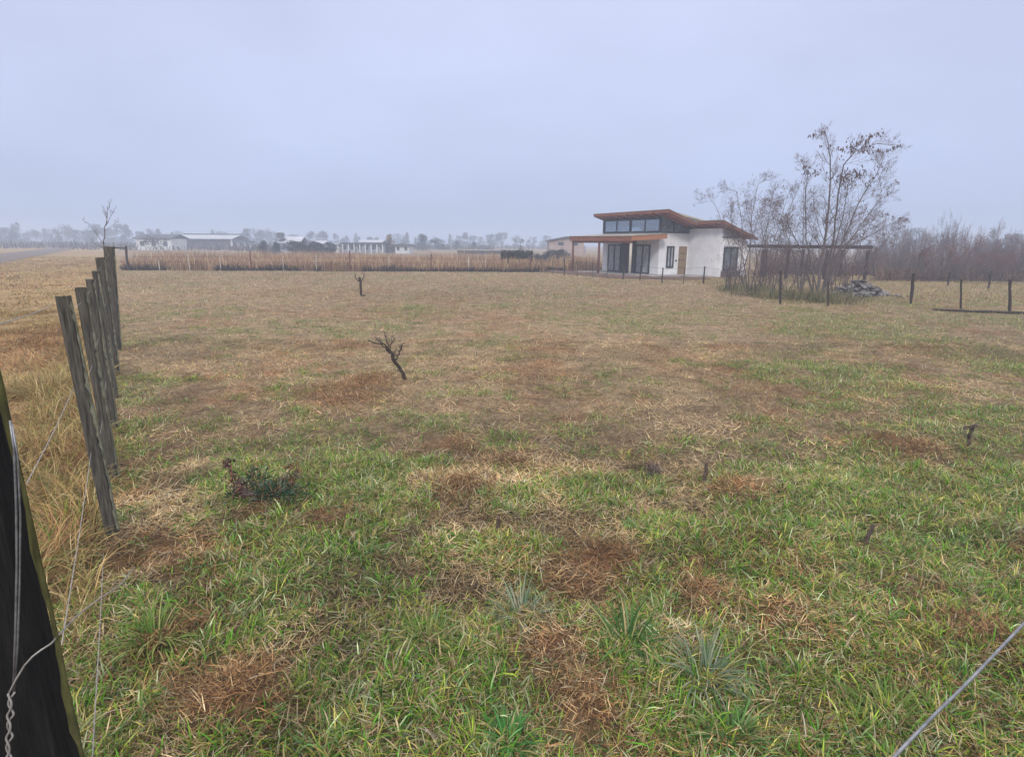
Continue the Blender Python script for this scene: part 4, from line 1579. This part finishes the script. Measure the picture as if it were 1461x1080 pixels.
# ------------------------------------------------------------------ small dead plants in the field
def guided(name, base_px, stems, mat_, lab, cat, kids=8, klen=.15, group=None):
    b = gp(*base_px)
    b.z = hz(b.x, b.y)
    b = gp(base_px[0], base_px[1], b.z)
    root = empty(name, b)
    tag(root, lab, cat, group)
    T = Tree(int(base_px[0]))
    for pts, r0, r1, kd in stems:
        P = [at(x, y, b.y + (T.r.uniform(-.03, .03) if i else 0)) - b for i, (x, y) in enumerate(pts)]
        P[0].z = min(P[0].z, .0) if pts[0] == base_px else P[0].z
        T.path(P, r0, r1, kd, 2, klen, .3, (20, 60), .3)
    T.thick.build('trunk', mat_, root, True)
    if T.fine.v:
        T.fine.build('twigs', M['twig'], root)
    return root, b


def field_plants():
    r = random.Random(8)
    guided('dead_shrub', (578, 541), [([(578, 541), (570, 525), (560, 508), (552, 495)], .035, .026, 4), ([(556, 500), (545, 492), (525, 486)], .018, .005, 5),
                                      ([(554, 496), (546, 489), (540, 482)], .018, .005, 5), ([(554, 497), (551, 487), (550, 475)], .014, .003, 7), ([(555, 498), (560, 488), (561, 478)], .014, .003, 5),
                                      ([(563, 516), (569, 505), (573, 493)], .018, .010, 4), ([(572, 497), (574, 492), (577, 489)], .008, .004, 2), ([(562, 512), (563, 503), (566, 497)], .012, .004, 3)],
           M['deadwood'], 'leaning black dead shrub with forked top standing alone mid field', 'shrub', klen=.13)
    guided('dead_sapling', (517, 423), [([(516, 423), (515, 410), (513, 396)], .06, .05, 3), ([(513, 402), (507, 396), (507, 391)], .03, .01, 4), ([(515, 402), (519, 396), (519, 392)], .03, .01, 4), ([(516, 422), (521, 421), (525, 424)], .04, .01, 2)],
           M['deadwood'], 'small dark cut sapling near the far edge of the field', 'sapling', klen=.25)
    # cut stumps / stakes
    def stump(px, by, tx, ty, rad, lab, name='stump', cat='stump'):
        b = gp(px, by)
        b = gp(px, by, hz(b.x, b.y))
        t = at(tx, ty, b.y)
        mb = MB()
        pts = [b.lerp(t, k / 5) - b + Vector((r.uniform(-.004, .004), r.uniform(-.004, .004), 0)) for k in range(6)]
        pts[0].z -= .04
        mb.tube(pts, [rad * 1.25, rad * 1.1, rad, rad, rad * .95, rad * .9], 9)
        mb.tube([pts[2], pts[2] + Vector((rad * 2.2, 0, rad * 2.5))], [rad * .5, rad * .25], 6)
        o = mb.build(name, M['stump_wood'])
        o.location = b
        tag(o, lab, cat)
    stump(1005, 690, 1008, 660, .017, 'thin dark cut stake sticking up mid right of the field')
    stump(1234, 778, 1246, 748, .015, 'leaning brown cut stake with slanted top in green grass')
    stump(710, 758, 711, 738, .014, 'short brown stump poking from the green grass in mid foreground')
    guided('dead_weed', (1384, 640), [([(1384, 640), (1382, 625), (1388, 610)], .022, .016, 5), ([(1387, 612), (1380, 608), (1376, 609)], .015, .006, 5), ([(1386, 610), (1392, 606), (1395, 609)], .015, .006, 5)],
           M['stump_wood'], 'dead weed stalk with drooping dark head near the right frame side', 'weed', klen=.10)
    guided('dead_weed', (931, 682), [([(931, 682), (929, 672), (925, 664)], .006, .005, 6), ([(931, 682), (936, 674), (940, 671)], .006, .004, 6), ([(930, 680), (930, 670), (932, 664)], .006, .004, 6)],
           M['stump_wood'], 'small tuft of dark dead weed stems at centre field', 'weed', klen=.10)
    # dark green cut bush lying with dry stalks
    b = gp(378, 712)
    b = gp(378, 712, hz(b.x, b.y))
    mb = MB()
    pal = [(.018, .050, .022), (.028, .070, .032), (.045, .11, .06), (.12, .17, .13), (.02, .05, .02), (.13, .08, .045), (.22, .15, .08)]
    for cx, cy, cz, rx, rz_, n in ((-.06, .05, .13, .09, .12, 380), (.09, 0, .06, .15, .06, 560), (-.16, -.02, .04, .14, .05, 170), (.24, .02, .05, .09, .06, 120)):
        for _ in range(n):
            d = Vector((r.gauss(0, 1), r.gauss(0, 1), r.gauss(0, 1))).normalized() * r.random() ** .45
            p = Vector((cx + d.x * rx, cy + d.y * .13, cz + d.z * rz_))
            u = (d + Vector((r.uniform(-.7, .7), r.uniform(-.7, .7), r.uniform(-.2, .6)))).normalized() * r.uniform(.015, .085)
            w = u.orthogonal().normalized() * r.uniform(.003, .007)
            mb.leaf(p, u, w, r.choice(pal))
    root = empty('green_shrub', b)
    tag(root, 'small dark blue-green shrub sprawling between two dry brown stalks', 'shrub')
    mb.build('leaves', M['conifer'], root)
    mb = MB()
    for _ in range(12):
        a = r.uniform(0, 6.28)
        mb.tube([(0, 0, 0), (math.cos(a) * .12, math.sin(a) * .08, .08), (math.cos(a) * .26, math.sin(a) * .14, r.uniform(.02, .16))], [.005, .004, .002], 5)
    mb.build('stems', M['twig'], root)
    rt, bb = guided('dry_weed', (350, 716), [([(352, 716), (340, 694), (330, 675), (324, 656)], .012, .006, 6), ([(350, 716), (335, 700), (326, 684)], .010, .005, 6), ([(352, 714), (348, 695), (341, 682)], .009, .004, 6)],
                    M['twig_red'], 'reddish brown dry stalk with dark curled leaf at its tip beside the green shrub', 'weed', klen=.09)
    L = MB()
    for x, y in ((323, 655), (325, 660), (330, 672), (345, 690), (340, 700), (335, 680), (347, 704)):
        hang_leaves(L, at(x, y, bb.y) - bb, 10, .022, .05, r, [(.06, .035, .03), (.14, .07, .05), (.22, .11, .06)], .4)
    L.build('leaves', M['leaf'], rt)
    rt, bb = guided('dry_weed', (417, 700), [([(417, 700), (415, 684), (412, 664)], .009, .004, 7), ([(418, 700), (421, 684), (424, 668)], .009, .004, 7), ([(416, 700), (406, 688), (400, 680)], .008, .004, 5)],
                    M['twig'], 'tawny dry weed with ragged seed heads past the green shrub', 'weed', klen=.09)
    L = MB()
    for x, y in ((412, 664), (420, 662), (424, 670), (414, 680), (421, 684), (408, 684)):
        hang_leaves(L, at(x, y, bb.y) - bb, 14, .025, .04, r, [(.30, .18, .08), (.24, .13, .06), (.12, .07, .04)], .3)
    L.build('leaves', M['leaf'], rt)

    # grass tussocks big enough to count
    def tussock(px, py, L, n, pal, lab, wid=(.006, .012), spread=.06, th=(.1, 1.05), kap=(.5, 1.8), lean=None):
        b = gp(px, py)
        b = gp(px, py, hz(b.x, b.y))
        a = rng.uniform(0, 6.283, n)
        rr = np.sqrt(rng.random(n)) * spread
        P = np.stack([np.cos(a) * rr, np.sin(a) * rr, np.zeros(n) - .012], 1)
        az = a + rng.normal(0, .5, n)
        if lean is not None:
            az = lean + rng.normal(0, .8, n)
        pal = list(pal) * 3 + [(.33, .33, .13), (.42, .33, .17)]
        v, q, c = blades(P, rng.uniform(.35, 1.1, n) * L, rng.uniform(*wid, n), az, rng.uniform(*th, n), rng.uniform(*kap, n), pick(pal, n), 5, twist=rng.uniform(-.4, .4, n))
        o = np_mesh('grass_tussock', v, q, c, M['blade'])
        o.location = b
        tag(o, lab, 'grass tussock')
    G1 = [(.07, .155, .035), (.10, .20, .05), (.16, .26, .10), (.05, .12, .03)]
    G2 = [(.20, .26, .17), (.14, .20, .12), (.28, .31, .22), (.10, .15, .08)]
    G3 = [(.09, .17, .03), (.14, .22, .05), (.20, .26, .07)]
    ST = [(.40, .31, .13), (.46, .36, .18), (.32, .22, .10), (.28, .25, .09), (.22, .15, .08)]
    tussock(893, 922, .30, 110, G1, 'bright green fan-shaped tussock of broad blades in the centre foreground', (.008, .014))
    tussock(1005, 968, .30, 120, G2, 'pale grey-green floppy tussock next to the bright fan-shaped one', (.005, .010), .07)
    tussock(728, 1060, .16, 160, [(.06, .19, .04), (.09, .25, .07), (.05, .14, .03)], 'vivid green low clump at the bottom centre of the view', (.006, .011), .06)
    tussock(612, 915, .20, 140, G3, 'mid green low tussock left of the centre foreground', (.005, .009), .08)
    tussock(1040, 1050, .22, 120, G1, 'blue-green tussock below the pale floppy one', (.006, .010), .07)
    tussock(220, 915, .26, 130, G3, 'bright green tussock in front of the lowest wire strand', (.005, .009), .08)
    tussock(1265, 1020, .22, 120, G3, 'grass green tussock beside the bright wire in the corner', (.005, .010), .08)
    tussock(745, 880, .26, 130, G2, 'pale green spreading tussock behind the bright fan-shaped one', (.005, .009), .09)
    tussock(85, 715, .50, 900, ST, 'big straw yellow drooping tussock beyond the nearest upright post', (.0025, .005), .15, (.1, 1.1), (.8, 2.4))
    tussock(55, 650, .45, 700, ST, 'second straw tussock further out on the verge', (.003, .006), .2, (.1, 1.1), (.8, 2.2))
    tussock(60, 560, .42, 600, ST, 'upright yellow grass clump on the verge', (.004, .007), .35, (.0, .9), (.3, 1.8))


# ------------------------------------------------------------------ distant buildings
def building(name, lab, cat, px0, px1, ytop, Y, depth, parts):
    a, b = at(px0, 350, Y), at(px1, 350, Y)
    h = at((px0 + px1) / 2, ytop, Y).z
    root = empty(name, ((a.x + b.x) / 2, Y, 0))
    tag(root, lab, cat)
    parts(root, (b.x - a.x), h, depth)
    return root


def far_buildings():
    def gable(wall, roofm, over=.4, rise=.28, wins=0, wmat='window_far'):
        def f(root, L, h, d):
            hw = h * (1 - rise)
            m = MB()
            m.box((0, d / 2, hw / 2), (L - 2 * over, d - 2 * over, hw))
            w = m.build('wall', M[wall], root)
            m = MB()
            for s0, s1, z0, z1 in ((0, d / 2, hw - .05, h), (d / 2, d, h, hw - .05)):
                m.hexa([(-L / 2, s0, z0), (L / 2, s0, z0), (L / 2, s1, z1), (-L / 2, s1, z1)], [(-L / 2, s0, z0 + .15), (L / 2, s0, z0 + .15), (L / 2, s1, z1 + .15), (-L / 2, s1, z1 + .15)])
            m.build('roof', M[roofm], root)
            for k in range(wins):
                m = MB()
                m.box((-L / 2 + L * (k + .5 + .2) / (wins + .4), over - .02, hw * .55), (.9, .06, hw * .4))
                m.build('window', M[wmat], root)
        return f

    def flat(wall, roofm, wins=3, doors=1, cols=0):
        def f(root, L, h, d):
            m = MB()
            m.box((0, d / 2, (h - .25) / 2), (L - .6, d - .6, h - .25))
            m.build('wall', M[wall], root)
            m = MB()
            m.hexa([(-L / 2, -.3, h - .24), (L / 2, -.3, h - .24), (L / 2, d + .2, h - .5), (-L / 2, d + .2, h - .5)], [(-L / 2, -.3, h), (L / 2, -.3, h), (L / 2, d + .2, h - .26), (-L / 2, d + .2, h - .26)])
            m.build('roof', M[roofm], root)
            for k in range(wins):
                m = MB()
                m.box((-L / 2 + L * (k + .6) / (wins + .2), .27, h * .52), (L / (wins + 1) * .45, .07, h * .34))
                m.build('window', M['window_far'], root)
            for k in range(cols):
                m = MB()
                m.box((-L / 2 + L * (k + .5) / cols, -.12, (h - .25) / 2), (.18, .18, h - .27))
                m.build('column', M['wall_white'], root)
        return f

    building('farmhouse', 'pale cream farmhouse with dark low gable behind the flat-topped tree', 'house', 190, 246, 335, 128, 7, gable('wall_white', 'roof_dark', .4, .25, 3))

    def longshed(root, L, h, d):
        m = MB()
        m.box((0, d / 2, (h - 1.1) / 2), (L - .8, d - .8, h - 1.1))
        m.build('wall', M['wall_brown'], root)
        for s in (-1, 1):
            m = MB()
            m.box((s * (L / 2 - 1.1 if s < 0 else L / 2 - .55), .33, (h - 1.2) / 2), (1.5 if s < 0 else .5, .1, h - 1.2))
            m.build('end_wall', M['wall_white'], root)
        m = MB()
        m.hexa([(-L / 2, -.5, h - 1.15), (L / 2, -.5, h - 1.15), (L / 2, d / 2, h - .1), (-L / 2, d / 2, h - .1)], [(-L / 2, -.5, h - 1.0), (L / 2, -.5, h - 1.0), (L / 2, d / 2, h), (-L / 2, d / 2, h)])
        m.hexa([(-L / 2, d / 2, h - .1), (L / 2, d / 2, h - .1), (L / 2, d + .5, h - 1.15), (-L / 2, d + .5, h - 1.15)], [(-L / 2, d / 2, h), (L / 2, d / 2, h), (L / 2, d + .5, h - 1.0), (-L / 2, d + .5, h - 1.0)])
        rf = m.build('roof', M['roof_light'], root)
        m = MB()
        m.box((0, d / 2, h + .1), (L + .1, .5, .22))
        m.build('ridge_cap', M['roof_dark'], rf)
        for k in range(3):
            m = MB()
            m.box((-L / 2 + L * (.3 + .2 * k), .36, h * .33), (1.1, .1, h * .4))
            m.build('window', M['window_far'], root)
    building('long_shed', 'long low shed with white roof and dark brown front wall', 'shed', 249, 333, 334.5, 150, 10, longshed)
    building('lean_to', 'small grey lean-to beside the end of the long shed', 'shed', 333, 354, 343, 150, 5, flat('wall_grey', 'roof_dark', 1))
    building('small_house', 'small grey gabled house below the water tank', 'house', 396, 428, 338.5, 120, 6, gable('wall_grey', 'roof_light', .3, .4, 2))
    Y = 121
    p = at(403, 350, Y)
    root = empty('water_tank', (p.x, Y, 0))
    tag(root, 'dark water tank on a frame tower above the small gabled house', 'tank')
    zt, zb = at(403, 330, Y).z, at(403, 340, Y).z
    m = MB()
    m.tube([(-.3, 0, zb), (-.3, 0, zb + (zt - zb) * .75), (-.3, 0, zb + (zt - zb) * .8)], [.75, .75, .4], 14)
    m.build('tank_drum', M['tank'], root)
    for sx in (-1, 1):
        for sy in (-1, 1):
            m = MB()
            m.box((-.3 + sx * .6, sy * .6, zb / 2), (.1, .1, zb))
            m.build('leg', M['tank'], root)
    m = MB()
    m.box((-.3, 0, zb - .06), (1.8, 1.8, .1))
    m.build('platform', M['wall_grey'], root)
    m = MB()
    m.tube([(.9, 0, 0), (.9, 0, zt + .3)], .06, 6)
    m.build('pipe', M['wall_white'], root)
    building('small_shed', 'little shed with bright white roof behind dark evergreens', 'shed', 445, 464, 344.5, 130, 4, gable('wall_grey', 'roof_light', .2, .3, 1))
    building('white_hut', 'small plain white hut between evergreens and the low grey building', 'hut', 471, 485, 347, 118, 4, flat('wall_white', 'roof_light', 1))
    building('low_building', 'long low grey building with flat dark roof and many posts', 'building', 485, 550, 346.5, 115, 9, flat('wall_grey', 'roof_dark', 6, 1, 8))
    building('raised_roof', 'bright metal raised roof unit over the low grey building', 'roof unit', 511, 546, 343.6, 118, 5, gable('wall_grey', 'roof_light', .2, .14, 3))
    building('annex', 'pale annex with flat roof past the round tan tree', 'building', 561, 585, 348.5, 112, 6, flat('wall_white', 'roof_dark', 2))
    building('low_roofed_barn', 'faint low barn with purplish roof in the mist', 'barn', 650, 722, 356, 112, 9, flat('wall_brown', 'sheet', 3))

    def brick(root, L, h, d):
        m = MB()
        m.poly_prism([(-L / 2 + .3, 0), (L / 2 - .3, 0), (L / 2 - .3, h - .35), (.0, h - .1), (-L / 2 + .3, h - .6)], 0, d)
        m.build('wall', M['wall_brick'], root)
        m = MB()
        m.hexa([(-L / 2, -.4, h - .62), (0, -.4, h - .06), (0, d + .4, h - .06), (-L / 2, d + .4, h - .62)], [(-L / 2, -.4, h - .46), (0, -.4, h + .1), (0, d + .4, h + .1), (-L / 2, d + .4, h - .46)])
        m.hexa([(0.002, -.4, h - .06), (L / 2, -.4, h - .36), (L / 2, d + .4, h - .36), (0.002, d + .4, h - .06)], [(0.002, -.4, h + .1), (L / 2, -.4, h - .2), (L / 2, d + .4, h - .2), (0.002, d + .4, h + .1)])
        m.build('roof', M['roof_dark'], root)
        for x, z in ((-.15 * L, .68), (-.15 * L, .3), (.22 * L, .68)):
            m = MB()
            m.box((x, -.03, h * z), (.8, .08, h * .16))
            m.build('window', M['window_far'], root)
    building('brick_house', 'two storey pale brick house with dark roof behind the porch', 'house', 781, 836, 338.5, 92, 6, brick)

    # vine covered shelter
    Y = gp(735, 386).y + .1
    a, b = at(715, 360, Y), at(760, 360, Y)
    root = empty('vine_shelter', ((a.x + b.x) / 2, Y, 0))
    tag(root, 'flat topped dark vine covered shelter on four posts in the weeds', 'shelter')
    L = b.x - a.x
    zt, zb = at(737, 358, Y).z, at(737, 368, Y).z
    mb = MB()
    r = random.Random(31)
    for _ in range(2600):
        p = Vector((r.uniform(-L / 2, L / 2), r.uniform(-.8, .8), r.uniform(zb, zt) + r.gauss(0, .04)))
        u = Vector((r.uniform(-1, 1), r.uniform(-1, 1), r.uniform(-1, .4))).normalized() * r.uniform(.06, .14)
        w = u.orthogonal().normalized() * r.uniform(.03, .05)
        c = r.choice([(.045, .05, .045), (.06, .06, .055), (.03, .035, .035), (.08, .075, .06)])
        mb.leaf(p, u, w, c)
    mb.build('vine_roof', M['conifer'], root)
    for t in (.03, .22, .57, .96):
        m = MB()
        m.tube([(-L / 2 + L * t, -.5, 0), (-L / 2 + L * t, -.5, zt - .1)], .06, 7)
        m.build('post', M['deadwood'], root)


# ------------------------------------------------------------------ air, sky, light
def haze():
    mb = MB()
    mb.box((0, 320, 6.0), (1410, 770, 14.0))

    def b(nt, out):
        v = N(nt, 'ShaderNodeVolumePrincipled', Density=.0035, Anisotropy=0.0)
        v.inputs['Color'].default_value = (.66, .76, .93, 1)
        nt.links.new(v.outputs[0], out.inputs['Volume'])
    o = mb.build('haze', mat('haze_air', b))
    tag(o, 'pale winter fog lying over the whole plain', 'haze', kind='stuff')


def sky_and_sun():
    w = bpy.data.worlds.new('World')
    scene.world = w
    w.use_nodes = True
    nt = w.node_tree
    nt.nodes.clear()
    out = N(nt, 'ShaderNodeOutputWorld')
    el, rot = math.radians(36), math.radians(186)
    sk = N(nt, 'ShaderNodeTexSky', sky_type='NISHITA', sun_disc=False, sun_elevation=el, sun_rotation=rot)
    b1 = N(nt, 'ShaderNodeBackground', Strength=.08)
    nt.links.new(sk.outputs[0], b1.inputs['Color'])
    tc = N(nt, 'ShaderNodeTexCoord')
    sep = N(nt, 'ShaderNodeSeparateXYZ')
    nt.links.new(tc.outputs['Generated'], sep.inputs[0])
    rp = N(nt, 'ShaderNodeValToRGB')
    e = rp.color_ramp.elements
    e[0].position, e[0].color = 0.0, (.40, .485, .72, 1)
    e[1].position, e[1].color = 1.0, (2.15, 2.08, 2.05, 1)
    for p, c in ((.06, (.47, .55, .80)), (.14, (.565, .63, .88)), (.36, (.655, .70, .94)), (.55, (1.1, 1.1, 1.22))):
        k = e.new(p)
        k.color = (*c, 1)
    nt.links.new(sep.outputs['Z'], rp.inputs['Fac'])
    nz = N(nt, 'ShaderNodeTexNoise', Scale=2.2, Detail=4.0, Roughness=.5)
    mp = N(nt, 'ShaderNodeMapping')
    mp.inputs['Scale'].default_value = (1, 1, 2.5)
    nt.links.new(tc.outputs['Generated'], mp.inputs['Vector'])
    nt.links.new(mp.outputs[0], nz.inputs['Vector'])
    mr = N(nt, 'ShaderNodeMapRange')
    mr.inputs['From Min'].default_value, mr.inputs['From Max'].default_value = .3, .7
    mr.inputs['To Min'].default_value, mr.inputs['To Max'].default_value = .91, 1.06
    nt.links.new(nz.outputs['Fac'], mr.inputs['Value'])
    b2 = N(nt, 'ShaderNodeBackground')
    nt.links.new(rp.outputs[0], b2.inputs['Color'])
    nt.links.new(mr.outputs[0], b2.inputs['Strength'])
    mx = N(nt, 'ShaderNodeMixShader', Fac=.9)
    nt.links.new(b1.outputs[0], mx.inputs[1])
    nt.links.new(b2.outputs[0], mx.inputs[2])
    nt.links.new(mx.outputs[0], out.inputs['Surface'])
    sd = bpy.data.lights.new('sun', 'SUN')
    sd.energy = 1.7
    sd.angle = math.radians(11)
    sd.color = (1, .96, .90)
    s = bpy.data.objects.new('sun', sd)
    COL.objects.link(s)
    # light comes from behind the camera, a little to the right
    d = Vector((math.sin(rot) * math.cos(el), math.cos(rot) * math.cos(el), math.sin(el)))
    s.rotation_euler = d.to_track_quat('Z', 'Y').to_euler()


make_ground()
make_grass()
left_fence()
far_fences()
house_trees()
hedgerow()
far_trees()
the_house()
pergola()
stone_heap()
field_plants()
far_buildings()
haze()
sky_and_sun()

scene.view_settings.view_transform = 'Standard'
scene.view_settings.look = 'None'
scene.view_settings.exposure = 0.13
scene.view_settings.gamma = 1
scene.render.engine = 'CYCLES'
scene.cycles.use_denoising = True
scene.cycles.max_bounces = 6
scene.cycles.diffuse_bounces = 3
scene.cycles.glossy_bounces = 3
scene.cycles.transmission_bounces = 4
scene.cycles.transparent_max_bounces = 8
scene.cycles.volume_bounces = 2
